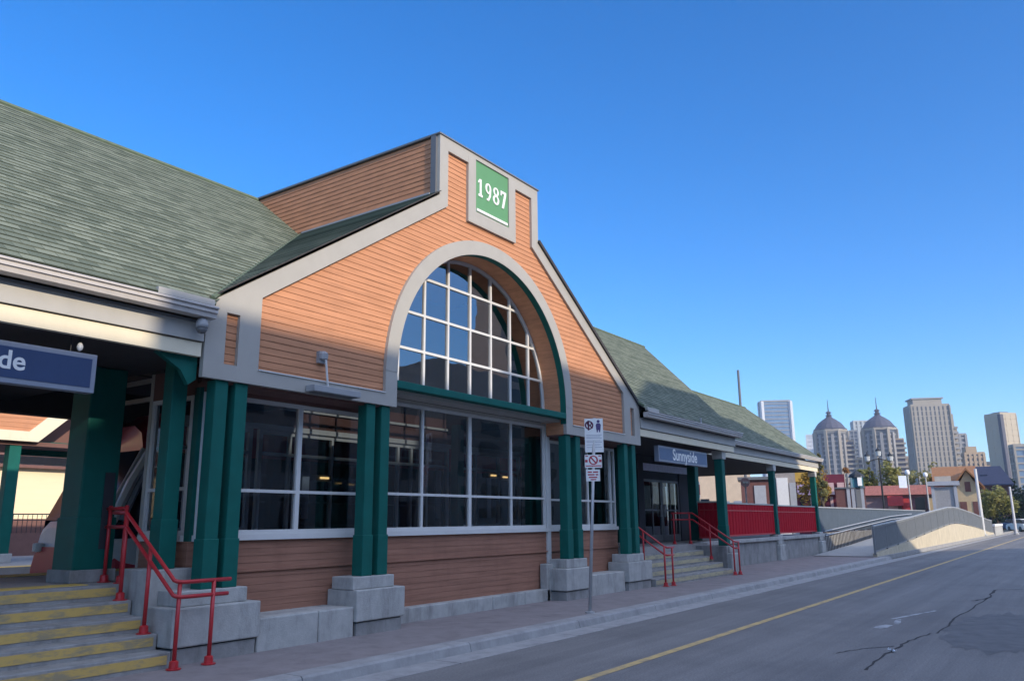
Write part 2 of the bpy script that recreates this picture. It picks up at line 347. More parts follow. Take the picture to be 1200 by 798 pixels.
# 7
x0 = XC+.40; rect(nm, x0-.10, cz+hh-.055, x0+.10, cz+hh); rect(nm, x0-.10, cz+hh-.11, x0-.065, cz+hh-.055); nm.prism([(x0+.10, cz+hh-.055), (x0+.03, cz+hh-.055), (x0-.055, cz-hh), (x0+.012, cz-hh)], 'y', 9.262, 9.276)
nm.build('year_numerals', 'white', SG)
B(XC-.53, 9.25, 7.745, XC+.53, 9.275, 7.80).build('sign_rule', 'white', SG)
# sliver panels in the corner pilasters and their backing are the siding boards behind the trim
# --- parapet block behind the raised centre
pb = MB(); boards(pb, None, 7.4, ZC-.03, lambda z: 9.45, lambda z: ymain(z)+.05 if z > 7.5 else 13.1, xs+.01, axis='x', out=-1); pb.build('parapet_siding', 'siding', ST)
pb = MB(); boards(pb, None, 7.4, ZC-.03, lambda z: 9.45, lambda z: ymain(z)+.05 if z > 7.5 else 13.1, XC+WS-.01, axis='x', out=1); pb.build('parapet_siding', 'siding', ST)
B(xs+.03, 9.41, 7.3, XC+WS-.03, 14.75, ZC-.02).build('parapet_core', 'groove', ST)
B(xs-.03, 9.331, 7.55, xs+.028, 9.46, ZC).build('corner_post', 'trim_d', ST); B(XC+WS-.028, 9.331, 7.55, XC+WS+.03, 9.46, ZC).build('corner_post', 'trim_d', ST)
cp = MB(); cp.box(xs-.035, 9.225, ZC, XC+WS+.035, 9.50, ZC+.03); cp.box(xs-.04, 9.50, ZC-.012, xs+.12, 14.8, ZC+.028); cp.box(XC+WS-.12, 9.50, ZC-.012, XC+WS+.04, 14.8, ZC+.028); cp.box(xs+.12, 9.50, ZC-.01, XC+WS-.12, 14.75, ZC+.015)
cp.build('coping', 'trim_d', ST)
MB().box(xs-.05, 9.47, ZS+.035, xs+.0, 13.1, ZS+.085).build('parapet_flashing', 'alu', ST)
# --- roofs
def slope_rows(mb, P, s0, s1, u0, u1, step=.145, lift=.014, uoff=0):
    """P(u,s,h) -> point; rows along u, stacked along s; u0(s),u1(s) bounds"""
    s = s0; k = 0
    while s < s1-.01:
        e = min(s+step, s1); a0, a1, b0, b1 = u0(s), u1(s), u0(e), u1(e)
        if a1 > a0 or b1 > b0:
            mb.poly([P(a0, s, lift), P(a1, s, lift), P(b1, e, .002), P(b0, e, .002)], [(a0+uoff, k*.145+.001), (a1+uoff, k*.145+.001), (b1+uoff, k*.145+.144), (b0+uoff, k*.145+.144)])
            mb.poly([P(a0, s, lift), P(a1, s, lift), P(a1, s, -.01), P(a0, s, -.01)], [(a0, k*.145+.07)]*4)
        s = e; k += 1
cs, sn = 1/sqrt(1+PS*PS), PS/sqrt(1+PS*PS)
def Pm(u, s, h): return (u, PY0-.06+s*cs-h*sn, PZ0-.047+s*sn+h*cs)
LEN = (PYR-PY0+.06)/cs
def zs_(s): return PZ0-.047+s*sn
def ys_(s): return PY0-.06+s*cs
def xval(s): return min(xs, GL+(zs_(s)-ZE+.02)/SL)
mr = MB(); slope_rows(mr, Pm, 0, LEN, lambda s: -9, lambda s: (xval(s)+.02) if zs_(s) > ZE else GL-.02)
slope_rows(mr, Pm, 0, LEN, lambda s: (2*XC-xval(s)-.02) if zs_(s) > ZE else GR+.02, lambda s: 25.75+(ys_(s)-PY0)*.925)
# back slope of the main roof
for (x0, x1) in ((-9, 30.93),):
    mr.poly([(x0, PYR, PZR), (x1, PYR, PZR), (x1-4, PYR+5.2, PZ0+.3), (x0, PYR+5.2, PZ0+.3)], [(0, 0), (1, 0), (1, 1), (0, 1)])
mr.build('main_roof', 'shingle', ST)
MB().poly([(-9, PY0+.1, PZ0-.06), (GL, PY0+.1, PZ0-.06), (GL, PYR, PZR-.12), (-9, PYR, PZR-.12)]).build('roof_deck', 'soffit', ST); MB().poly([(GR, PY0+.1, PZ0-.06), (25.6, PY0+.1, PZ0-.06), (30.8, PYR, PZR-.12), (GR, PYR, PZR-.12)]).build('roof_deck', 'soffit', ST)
MB().tube([(-9, PYR, PZR), (xs-.05, PYR, PZR)], .06, 6).build('ridge_cap', 'ridge', ST); MB().tube([(XC+WS+.05, PYR, PZR), (30.93, PYR, PZR)], .06, 6).build('ridge_cap', 'ridge', ST)
# gable roof slopes
gl = sqrt(1+SL*SL)
def Pg(u, s, h): return (GL-.05+s/gl-h*SL/gl, u, ZE+.035+s*SL/gl+h/gl)
def Ph(u, s, h): return (GR+.05-s/gl+h*SL/gl, u, ZE+.035+s*SL/gl+h/gl)
GLN = (xs-GL+.05)*gl
f0 = lambda s: 9.205; f1 = lambda s: max(9.25, ymain(ZE+.035+s*SL/gl)+.03)
for P in (Pg, Ph): gr = MB(); slope_rows(gr, P, 0, GLN, f0, f1); gr.build('gable_roof', 'shingle', ST)
for P in (Pg, Ph):
    th = -.006 if P is Pg else -.06
    de = MB(); de.poly([P(9.205, 0, .012), P(9.205, GLN, .012), P(9.205, GLN, th), P(9.205, 0, th)]); de.poly([P(9.205, 0, th), P(9.205, GLN, th), P(9.40, GLN, th), P(9.40, 0, th)])
    de.poly([P(9.205, 0, .012), P(9.205, 0, th), P(10.0, 0, th), P(10.0, 0, .012)])
    de.build('gable_drip_edge', 'soffit', ST)
for sgn in (0, 1):
    q = [(x if not sgn else 2*XC-x, ymain(ZE+SL*(x-GL))+.0, ZE+SL*(x-GL)+.05) for x in (GL-.02, xs)]
    MB().tube(q, .035, 6).build('valley_flashing', 'ridge', ST)
# the roof's right-hand end board
eb = MB()
def redge(y): return 25.75+(y-PY0)*.925
for k in range(6):
    ya, yb = PY0-.05+(PYR-PY0+.05)*k/6, PY0-.05+(PYR-PY0+.05)*(k+1)/6
    za, zb_ = PZ0+PS*(ya-PY0), PZ0+PS*(yb-PY0)
    eb.poly([(redge(ya), ya, za), (redge(yb), yb, zb_), (redge(yb), yb, zb_-1.15), (redge(ya), ya, za-(.2 if k == 0 else 1.15))])
eb.build('roof_end_board', 'fascia', ST)
# lower roof to the right
LY0, LZ0, LYR = 10.4, 4.50, 14.0; LX1 = 41.3
def Pl(u, s, h): return (u, LY0+s*cs-h*sn, LZ0+s*sn+h*cs)
lr = MB(); slope_rows(lr, Pl, 0, (LYR-LY0)/cs, lambda s: 25.0+s*.4, lambda s: LX1)
LZR = LZ0+PS*(LYR-LY0)
lr.poly([(25, LYR, LZR), (LX1, LYR, LZR), (LX1, 2*LYR-LY0, LZ0), (25, 2*LYR-LY0, LZ0)], [(0, 0), (1, 0), (1, 1), (0, 1)])
lr.build('lower_roof', 'shingle', ST)
MB().tube([(26, LYR, LZR+.01), (LX1, LYR, LZR+.01)], .05, 6).build('ridge_cap', 'ridge', ST)
MB().prism([(LY0-.02, LZ0+.01), (LYR, LZR+.015), (LYR, LZR-.25), (LY0+.05, LZ0-.27), (LY0-.02, LZ0-.27)], 'x', LX1-.02, LX1+.05).build('rake_board', 'trim_d', ST)
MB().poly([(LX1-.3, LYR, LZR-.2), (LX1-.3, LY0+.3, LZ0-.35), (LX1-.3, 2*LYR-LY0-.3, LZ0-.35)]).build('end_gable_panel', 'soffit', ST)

# --- eaves, left and right of the gable, and the lower roof's eave
def eave(x0, x1, y, z, endcap=True):
    g = [(y-.10, z), (y-.115, z-.012), (y-.115, z-.03), (y-.088, z-.036), (y-.095, z-.085), (y-.07, z-.095), (y-.062, z-.15), (y+.06, z-.16), (y+.06, z-.03), (y-.08, z-.02)]
    MB().prism(g, 'x', x0, x1).build('gutter', 'gutter', ST)
    B(x0+.02, y+.15, z-.43, x1-(.1 if endcap else .02), y+.21, z-.18).build('fascia_board', 'fascia', ST)
    B(x0+.02, y+.12, z-.20, x1-(.1 if endcap else .02), y+.15, z-.17).build('fascia_drip', 'trim_d', ST)
    B(x0+.02, y+.19, z-.63, x1-(.16 if endcap else .02), y+.27, z-.445).build('eave_beam', 'cream', ST)
eave(-9, GL-.01, 9.08, 4.42, False); eave(GR+.01, 26.1, 9.08, 4.42); eave(25.6, LX1, 10.38, 4.50)
B(5.30, 9.03, 4.44, 6.10, 9.10, 4.52).build('gutter_guard', 'fascia', ST); B(19.05, 9.03, 4.44, 19.75, 9.10, 4.52).build('gutter_guard', 'fascia', ST)
MB().tube([(22.6, 9.02, 4.40), (22.6, 9.02, 4.58)], .03, 6).build('roof_vent', 'alu', ST)
# soffits and rear beams
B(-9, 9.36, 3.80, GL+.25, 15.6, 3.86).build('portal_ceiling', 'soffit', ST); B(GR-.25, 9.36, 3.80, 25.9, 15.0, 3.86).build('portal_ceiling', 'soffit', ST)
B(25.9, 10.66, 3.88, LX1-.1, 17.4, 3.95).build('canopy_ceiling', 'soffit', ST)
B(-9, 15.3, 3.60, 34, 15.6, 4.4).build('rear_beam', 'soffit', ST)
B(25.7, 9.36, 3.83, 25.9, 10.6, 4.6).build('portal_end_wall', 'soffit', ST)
# gusset at the left end of the portal beam
MB().prism([(5.55, 3.79), (6.13, 3.79), (6.13, 3.50), (6.02, 3.42), (5.9, 3.6)], 'y', 9.37, 9.45).build('beam_bracket', 'green', ST)
# --- columns
def column(x, y, z0, w=.2, d=.2, ztop=3.53, m='green', cap=False):
    mb = MB(); mb.box(x, y, z0, x+w, y+d, ztop); o = mb.build('column', m, ST, bevel=.012)
    c = MB(); c.box(x-.012, y-.012, z0, x+w+.012, y+d+.012, z0+.62); c.build('column_sleeve', m, o, bevel=.01)
    if cap: MB().prism([(x-.04, ztop), (x-.04, ztop-.12), (x-.015, ztop-.26), (x+w+.015, ztop-.26), (x+w+.04, ztop-.12), (x+w+.04, ztop)], 'y', y-.04, y+d+.04).build('column_cap', 'fascia', o)
    return o
for x, z in ((6.385, .84), (6.70, .84), (9.19, .84), (9.53, .84), (15.35, .84), (15.78, .84), (18.15, .84), (18.58, .84)): column(x, 9.30, z)
# down pipe between the first pair
MB().tube([(6.64, 9.46, .84), (6.64, 9.46, 3.55)], .035, 8).build('down_pipe', 'alu', ST)
column(6.05, 9.75, 1.09, .22, .22, 3.8)
column(18.87, 9.75, 1.09, .22, .22, 3.8)
# big pier on the left platform, and portal columns
B(5.62, 11.0, 1.06, 6.12, 11.5, 3.8).build('pier', 'green', ST, bevel=.02)
PR = [o for o in ST.children if o.name == 'pier'][0]
B(5.60, 10.98, 1.06, 6.14, 11.52, 1.75).build('pier_sleeve', 'green', PR, bevel=.015); B(5.56, 10.94, .9, 6.18, 11.56, 1.07).build('pier_base', 'concrete_d', PR, bevel=.015)
B(5.92, 10.975, 1.33, 6.06, 10.981, 2.35).build('access_plate', 'dark', PR)
column(25.10, 9.40, .84, .26, .26, 3.80, cap=True); column(26.75, 11.0, .95, .3, .3, 3.85); column(29.6, 12.4, .95, .28, .28, 3.9)
column(34.2, 10.60, 1.02, .24, .24, 3.88, cap=True); column(40.55, 10.60, 1.02, .24, .24, 3.88, cap=True)
column(34.2, 15.2, .9, .24, .24, 3.9); column(40.5, 15.2, .9, .24, .24, 3.9)
# --- pedestals
def pedestal(x0, x1, y0, y1, zt, u0, u1, v0, v1, ut):
    o = MB().box(x0, y0, .195, x1, y1, zt).build('pedestal', 'concrete', ST, bevel=.018)
    MB().box(x0+.045, y0+.04, -.1, x1-.03, y1, .178).build('pedestal_base', 'concrete_d', o, bevel=.012)
    MB().box(x0+.05, y0+.06, .17, x1-.04, y1, .2).build('joint_gap', 'crack', o)
    MB().box(u0, v0, zt, u1, v1, ut).build('pedestal_cap', 'concrete', o, bevel=.015)
    return o
pedestal(5.93, 7.21, 9.15, 9.80, .652, 6.05, 7.05, 9.24, 9.70, .84)
pedestal(8.96, 10.02, 9.15, 9.80, .652, 8.95, 9.85, 9.235, 9.70, .84)
pedestal(15.10, 16.20, 9.20, 9.80, .652, 15.22, 16.10, 9.27, 9.70, .84)
pedestal(18.02, 19.30, 9.22, 9.80, .652, 18.05, 18.95, 9.27, 9.70, .84)
B(14.98, 9.62, -.05, 15.3, 9.80, .75).build('jamb_block', 'concrete', ST, bevel=.015)
B(5.93, 9.70, -.1, 6.55, 10.35, 1.09).build('stair_pier', 'concrete', ST, bevel=.015); B(18.7, 9.70, -.1, 19.35, 10.35, 1.09).build('stair_pier', 'concrete', ST, bevel=.015)
for x0, x1 in ((7.215, 8.265), (8.28, 8.955)): B(x0, 9.20, -.1, x1, 9.84, .42).build('base_kerb', 'concrete', ST, bevel=.02)
for x0, x1 in ((10.025, 13.03), (13.045, 14.14), (14.155, 15.10)): B(x0, 9.62, -.1, x1, 9.84, .235).build('base_kerb', 'concrete', ST, bevel=.02)
B(16.2, 9.34, -.1, 18.02, 9.84, .45).build('base_kerb', 'concrete', ST, bevel=.02)
# --- hall walls below the windows
HX0, HX1, HY1 = 6.5, 18.65, 12.7
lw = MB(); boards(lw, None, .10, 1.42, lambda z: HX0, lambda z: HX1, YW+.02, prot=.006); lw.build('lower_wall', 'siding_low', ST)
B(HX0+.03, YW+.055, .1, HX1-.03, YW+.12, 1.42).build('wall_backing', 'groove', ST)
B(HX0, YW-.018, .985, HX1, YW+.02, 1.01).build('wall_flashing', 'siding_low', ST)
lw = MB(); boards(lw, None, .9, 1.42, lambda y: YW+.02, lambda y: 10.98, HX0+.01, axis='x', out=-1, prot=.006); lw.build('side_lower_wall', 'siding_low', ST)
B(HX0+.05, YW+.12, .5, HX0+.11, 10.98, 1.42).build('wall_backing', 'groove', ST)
# window unit: frame mesh + glass, in a plane of constant y
def window(x0, x1, z0, z1, mull, trans, y, name='window', fw=.06, mw=.045, gm='glass', side=False, thick=()):
    fr = MB(); A = (lambda *b: fr.box(*b)) if not side else (lambda a, b, c, d, e, f: fr.box(y, a, c, y+.07, d, f))
    def bx(u0, w0, u1, w1):
        if side: fr.box(y, u0, w0, y+.08, u1, w1)
        else: fr.box(u0, y, w0, u1, y+.08, w1)
    bx(x0, z0, x1, z0+fw); bx(x0, z1-fw, x1, z1); bx(x0, z0+fw, x0+fw, z1-fw); bx(x1-fw, z0+fw, x1, z1-fw)
    ms = sorted(mull); cells = [x0+fw]+ms+[x1-fw]
    for m_ in ms:
        w = mw*(1.7 if m_ in thick else 1); bx(m_-w/2, z0+fw, m_+w/2, z1-fw)
    for t in trans:
        for i in range(len(cells)-1):
            a = cells[i]+(0 if i == 0 else mw*(1.7 if cells[i] in thick else 1)/2); b = cells[i+1]-(0 if i == len(cells)-2 else mw*(1.7 if cells[i+1] in thick else 1)/2)
            bx(a, t-mw/2, b, t+mw/2)
    o = fr.build(name, 'frame', ST)
    g = MB()
    if side: g.poly([(y+.04, x1-.02, z0+.02), (y+.04, x0+.02, z0+.02), (y+.04, x0+.02, z1-.02), (y+.04, x1-.02, z1-.02)])
    else: g.poly([(x0+.02, y+.04, z0+.02), (x1-.02, y+.04, z0+.02), (x1-.02, y+.04, z1-.02), (x0+.02, y+.04, z1-.02)])
    g.build('glass_pane', gm, o)
    sl = MB()
    if side: sl.box(y-.05, x0-.02, z0-.08, y+.08, x1+.02, z0)
    else: sl.box(x0-.02, y-.05, z0-.08, x1+.02, y+.08, z0)
    sl.build('sill', 'frame', o)
    return o
window(HX0+.08, 9.70, 1.50, 3.44, [8.30], [2.11], YW, thick=(8.30,))
window(XC-RI+.02, XC+RI-.02, 1.50, 3.74, [XC-1.41, XC, XC+1.41], [2.13], YW, thick=(XC,))
window(15.45, HX1-.06, 1.50, 3.44, [17.2, 18.35], [2.11], YW, thick=(18.35,))
B(15.31, YW-.03, .75, 15.44, YW+.1, 3.8).build('window_jamb', 'frame', ST); B(9.71, YW-.03, .9, 9.84, YW+.1, 3.8).build('window_jamb', 'frame', ST)
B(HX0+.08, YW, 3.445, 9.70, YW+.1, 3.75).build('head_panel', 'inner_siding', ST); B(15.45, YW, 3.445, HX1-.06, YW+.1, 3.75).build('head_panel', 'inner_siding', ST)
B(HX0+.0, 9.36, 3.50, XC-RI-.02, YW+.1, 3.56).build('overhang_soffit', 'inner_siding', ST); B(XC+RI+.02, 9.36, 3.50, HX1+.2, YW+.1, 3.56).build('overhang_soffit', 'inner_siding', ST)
B(XC-RI+.003, YW-.02, 3.745, XC+RI-.003, YW+.1, 3.80).build('head_trim', 'trim', ST)
window(YW+.16, 10.98, 1.50, 3.40, [10.5], [2.12], HX0+.02, side=True, gm='glass_side'); 
B(HX0+.02, YW+.02, 1.42, HX0+.12, YW+.14, 3.5).build('corner_post', 'green', ST)
B(HX0+.02, YW+.1, 3.40, HX0+.1, 10.98, 3.8).build('head_panel', 'inner_siding', ST); B(HX0+.03, 10.98, 3.42, HX0+.09, HY1, 3.48).build('open_frame_bar', 'trim', ST); B(HX0+.03, 10.98, 3.70, HX0+.09, HY1, 3.76).build('open_frame_bar', 'trim', ST); B(HX0+.01, 10.98, .9, HX0+.1, 11.05, 3.8).build('open_frame_bar', 'trim', ST)
# arch window
aw = MB(); ya, yb = YW, YW+.07; za0 = 3.99
for k in range(40):
    a0, a1 = pi*k/40, pi*(k+1)/40; r0, r1 = RI-.06, RI+.0
    aw.prism([(XC+r0*cos(a0), ZA+r0*sin(a0)), (XC+r1*cos(a0), ZA+r1*sin(a0)), (XC+r1*cos(a1), ZA+r1*sin(a1)), (XC+r0*cos(a1), ZA+r0*sin(a1))], 'y', ya, yb)
mx_ = [XC+.705*k for k in range(-3, 4)]; hz = [4.76, 5.46, 6.20]
for x in mx_:
    h = sqrt(RI*RI-(x-XC)**2)-.03; aw.box(x-.024, ya+.003, za0-.05, x+.024, yb-.004, ZA+h)
for z in hz:
    h = sqrt(RI*RI-(z-ZA)**2)-.03; e = [XC-h]+mx_+[XC+h]
    for a, b in zip(e, e[1:]):
        a_, b_ = max(a+.024, XC-h), min(b-.024, XC+h)
        if b_ > a_: aw.box(a_, ya+.003, z-.024, b_, yb-.004, z+.024)
awo = aw.build('arch_window', 'frame', ST)
# each pane very slightly out of true, as glazing is
g = MB(); ex = [XC-RI]+mx_+[XC+RI]; ez = [za0-.1]+hz+[ZA+RI]
for i in range(len(ex)-1):
    for j in range(len(ez)-1):
        pts = []
        x0, x1, z0, z1 = ex[i], ex[i+1], ez[j], ez[j+1]
        rin = RI-.02
        def inside(x, z): return z < ZA or (x-XC)**2+(z-ZA)**2 < rin*rin
        if z0 > ZA and not (inside(x0, z0) or inside(x1, z0)): continue
        def top(x):
            h = rin*rin-(x-XC)**2
            return min(z1, ZA+sqrt(h)) if h > 0 else z0
        dx, dz = random.uniform(-.004, .004), random.uniform(-.004, .004)
        top_pts = [(x0+(x1-x0)*t/6, max(z0, top(x0+(x1-x0)*t/6))) for t in range(7)]
        pts = [(x0, z0), (x1, z0)]+top_pts[::-1]
        g.poly([(p[0], YW+.035+dx*(p[0]-x0)+dz*(p[1]-z0), p[1]) for p in pts])
g.build('arch_glass', 'glass_arch', awo)
# --- the hall's inside and its far wall
B(HX0+.1, YW+.13, .82, HX1-.05, HY1, .9).build('hall_floor', 'floor', ST)
rw = MB(); rw.box(7.75, HY1, .5, HX1, HY1+.08, 1.45); rw.box(7.75, HY1, 3.42, HX1, HY1+.08, 4.1); rw.build('rear_wall', 'inner_siding', ST)
window(7.78, 9.6, 1.50, 3.40, [8.3, 8.95], [2.95], HY1, fw=.08, mw=.06); window(9.75, 12.5, 1.0, 3.40, [10.5, 11.6], [2.95], HY1, fw=.08, mw=.06); window(12.7, 15.4, 1.0, 3.40, [13.6, 14.05, 14.6], [2.95], HY1, fw=.08, mw=.06); window(15.6, 18.5, 1.5, 3.40, [16.5, 17.5], [2.95], HY1, fw=.08, mw=.06)
B(7.75, HY1-.06, 3.40, HX1-.1, HY1-.002, 3.50).build('rear_cornice', 'frame', ST); B(7.75, HY1-.06, 3.82, HX1-.1, HY1-.002, 3.87).build('rear_cornice', 'frame', ST)
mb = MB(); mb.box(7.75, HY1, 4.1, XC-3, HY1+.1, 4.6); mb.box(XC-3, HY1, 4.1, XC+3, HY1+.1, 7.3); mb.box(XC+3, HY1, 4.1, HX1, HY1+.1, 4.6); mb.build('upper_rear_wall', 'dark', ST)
B(HX1-.1, YW+.13, .9, HX1, HY1, 3.8).build('end_or_added_wall', 'dark', ST)
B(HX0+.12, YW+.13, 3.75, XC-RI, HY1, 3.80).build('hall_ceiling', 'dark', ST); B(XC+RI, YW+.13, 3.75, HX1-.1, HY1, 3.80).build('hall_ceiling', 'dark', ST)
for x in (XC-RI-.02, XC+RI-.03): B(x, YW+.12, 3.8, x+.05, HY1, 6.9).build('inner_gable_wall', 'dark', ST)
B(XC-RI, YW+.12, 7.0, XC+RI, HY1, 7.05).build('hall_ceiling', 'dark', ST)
for x in (8.0, 11.2, 13.9, 17.0): B(x, 11.2, .9, x+.2, 11.4, 3.75).build('inner_column', 'green', ST)
B(-9.2, 9.5, .0, -9.0, 20, 4.6).build('end_or_added_wall', 'siding_low', ST); B(-9.2, 14.0, 3.8, -9.05, 20, 7).build('end_or_added_wall', 'siding_low', ST)  # added unseen wall, keeps bright sky off the pier and side glass
for px, py, lab in ((380, 560, 'small amber tram light glowing behind the left bay window'), (578, 557, 'left one of two small warm tram lights glowing behind the centre windows'), (592, 559, 'right one of two small warm tram lights glowing behind the centre windows')):
    r_ = ray(px, py); p_ = Vector((0, 0, CH))+r_*((HY1-.2)/r_.y); WLm = thing('tram_light', (p_.x, p_.y, p_.z), lab, 'lamp')
    B(p_.x-.11, p_.y-.03, p_.z-.02, p_.x+.11, p_.y+.01, p_.z+.02).build('tram_light_glow', emis('tram_light_glow', (1, .62, .22), .9), WLm, bevel=.01); B(p_.x-.2, p_.y+.01, p_.z-.06, p_.x+.2, HY1-.005, p_.z+.06).build('light_mount', 'trim_d', WLm)  # tram lights, imitated by glowing bars mounted on the hall's rear wall
# --- shelter on the right platform with a pair of glazed doors
SH = thing('platform_shelter', (26, 13, .9), 'dark shelter with glazed double doors and a pale band, under the right canopy', 'shelter')
B(24.3, 12.0, .9, 24.75, 14.6, 3.78).build('side_wall', 'dark', SH); B(24.75, 12.0, 3.28, 28.6, 12.1, 3.52).build('name_band', mat('pale_band', (.62, .62, .78), .5), SH)
B(24.75, 12.05, 3.52, 28.6, 12.15, 3.78).build('head_wall', 'dark', SH); B(27.7, 12.02, .9, 28.6, 12.2, 3.28).build('side_wall', 'dark', SH); B(24.75, 14.5, .9, 28.6, 14.6, 3.7).build('rear_wall', 'dark', SH)
B(24.75, 12.05, 3.0, 27.7, 12.15, 3.28).build('door_head', 'dark', SH)
for i, x in enumerate((24.78, 26.25)):
    f = MB(); w = 1.43
    f.box(x, 12.05, .92, x+w, 12.12, 1.15); f.box(x, 12.05, 2.92, x+w, 12.12, 3.0); f.box(x, 12.05, 1.15, x+.08, 12.12, 2.92); f.box(x+w-.08, 12.05, 1.15, x+w, 12.12, 2.92); f.box(x+.69, 12.06, 1.15, x+.73, 12.11, 2.92); f.box(x+.08, 12.06, 1.95, x+.69, 12.11, 2.0); f.box(x+.73, 12.06, 1.95, x+w-.08, 12.11, 2.0)
    d = f.build('glazed_door', 'trim_d', SH); MB().poly([(x+.05, 12.085, 1.1), (x+w-.05, 12.085, 1.1), (x+w-.05, 12.085, 2.95), (x+.05, 12.085, 2.95)]).build('glass_pane', 'glass_dark', d)
    B(x+(w-.16 if i == 0 else .1), 12.0, 1.75, x+(w-.12 if i == 0 else .14), 12.05, 2.15).build('door_handle', 'steel', d)

# ================================================================== PLATFORM, STEPS
mb = MB(); mb.box(-9, 10.35, -.2, 5.93, 14.0, .9); mb.box(5.93, 10.36, -.2, 6.48, 14.0, .896); mb.box(6.6, 12.79, -.2, 18.9, 14.0, .9); mb.box(18.71, 10.36, -.2, 25.9, 14.0, .9); mb.box(25.9, 10.75, -.2, 41.4, 14.0, .9)
struct(mb, 'platform', 'floor')
struct(B(-9, 13.3, .9, 41, 13.9, .906), 'platform_edge_strip', 'tactile')
def steps(x0, x1, yb, stripe, name, label, top_tactile=True):
    S = thing(name, ((x0+x1)/2, yb+.8, 0), label, 'steps')
    for i in range(5):
        y = yb+.31*i
        B(x0, y, -.12 if i == 0 else .18*i-.05, x1, y+.31 if i < 4 else yb+1.26, .18*(i+1)).build('step', 'concrete_d', S, bevel=.012)
        B(x0+.02, y-.007, .18*i+.045, x1-.05, y-.0, .18*(i+1)-.035).build('riser_stripe', stripe, S)
    if top_tactile: B(x0, yb+1.45, .9, x1-.3, yb+1.78, .909).build('tactile_strip', 'tactile', S)
    return S
steps(-6, 5.91, 9.10, 'yellow', 'front_steps', 'concrete steps with worn yellow risers, under the left portal, nearest the camera')
steps(19.36, 24.9, 9.17, 'beige', 'front_steps', 'concrete steps with pale cream risers, between red handrails further along the station', False)
# cheek wall right of the far steps
B(24.92, 9.35, -.1, 25.75, 10.36, .84).build('cheek_wall', 'concrete_d', ST, bevel=.015)
# base wall, ledge and pedestals under the red fence
B(25.76, 10.62, -.1, 41.2, 10.74, .80).build('base_wall', 'concrete_d', ST); B(25.76, 10.52, .80, 41.2, 10.78, .93).build('base_ledge', 'concrete', ST, bevel=.015)
for x0, x1 in ((24.95, 25.6), (33.95, 34.75), (40.3, 41.05)):
    y0 = 9.2 if x0 < 26 else 10.45
    o = B(x0, y0, -.1, x1, y0+.5, .62).build('pedestal', 'concrete', ST, bevel=.04); B(x0+.08, y0+.08, .62, x1-.08, y0+.46, .84 if x0 < 26 else 1.02).build('pedestal_cap', 'concrete', o, bevel=.03)
# --- red fences
def red_fence(p, q, z0, z1, label):
    p, q = Vector(p), Vector(q); d = (q-p); n = d.length; d.normalize(); rz = math.atan2(d.y, d.x)
    F = thing('red_fence', ((p.x+q.x)/2, (p.y+q.y)/2, z0), label, 'fence', 'red fences along the platform')
    m = MB(); k = int(n/.16); w = n/k
    for i in range(k):
        c = p+d*(w*(i+.5)); m.obox((c.x, c.y, z0+.1), w-.012, .035 if i % 2 else .05, z1-z0-.12, rz)
    m.build('fence_boards', 'red_d', F)
    c = (p+q)/2
    MB().obox((c.x, c.y, z1-.03), n, .09, .05, rz).build('top_rail', 'fascia', F); MB().obox((c.x, c.y, z0+.04), n, .07, .06, rz).build('bottom_rail', 'red', F)
    MB().obox((c.x, c.y, z1-.28), n, .075, .035, rz).build('middle_rail', 'red', F)
    return F
red_fence((25.95, 10.62), (34.15, 10.72), 1.0, 2.22, 'long red board fence between the green portal column and the next green post')
red_fence((34.5, 10.72), (40.5, 10.72), 1.0, 2.2, 'red board fence filling the last bay before the ramp')
red_fence((25.95, 9.75), (25.95, 10.58), 1.0, 2.22, 'short red fence seen behind the handrail, beside the steps')
# --- handrails
def rail(name, label, paths, posts, r=.024, plates=True):
    z = min(p[1][2] for p in posts); H = thing(name, (posts[0][1][0], posts[0][1][1], z), label, 'handrail', 'red tubular handrails')
    for p in paths: MB().tube(p, r, 8).build('rail', 'red', H, smooth=True)
    for a, b in posts:
        po = MB().tube([b, a], r*1.05, 8).build('post', 'red', H, smooth=True)
        if plates: MB().lathe((b[0], b[1], b[2]), [(.085, 0), (.085, .012), (.055, .014), (.05, .09), (.03, .1)], 10).build('flange', 'red', po)
    return H
def nose(y, yb): return .18*max(0, min(5, (y-yb)/.31+1))
xr = 5.80
rail('stair_handrail', 'red double handrail in the foreground, running down the yellow striped steps',
     [[(xr, 10.45, 1.80), (xr, 10.15, 1.80), (xr, 8.98, 1.0), (xr+.02, 8.95, .985), (xr+.08, 8.93, .975), (6.55, 8.93, .975)],
      [(xr, 10.45, 1.62), (xr, 10.12, 1.62), (xr, 8.98, .83), (xr+.02, 8.95, .815), (xr+.08, 8.93, .805), (6.52, 8.93, .805)]],
     [((xr, 10.12, 1.79), (xr, 10.12, .72)), ((xr, 9.53, 1.38), (xr, 9.53, .36)), ((xr+.06, 8.95, .98), (xr+.06, 8.95, 0)), ((6.31, 8.93, .975), (6.31, 8.93, 0))])
rail('stair_handrail', 'red handrail on the platform, standing behind the foreground handrail near the green pier',
     [[(6.0, 10.5, 1.86), (6.0, 11.0, 1.86)], [(6.0, 10.5, 1.62), (6.0, 11.0, 1.62)]], [((6.0, 10.5, 1.9), (6.0, 10.5, .9)), ((6.0, 10.9, 1.9), (6.0, 10.9, .9))])
xr = 19.62
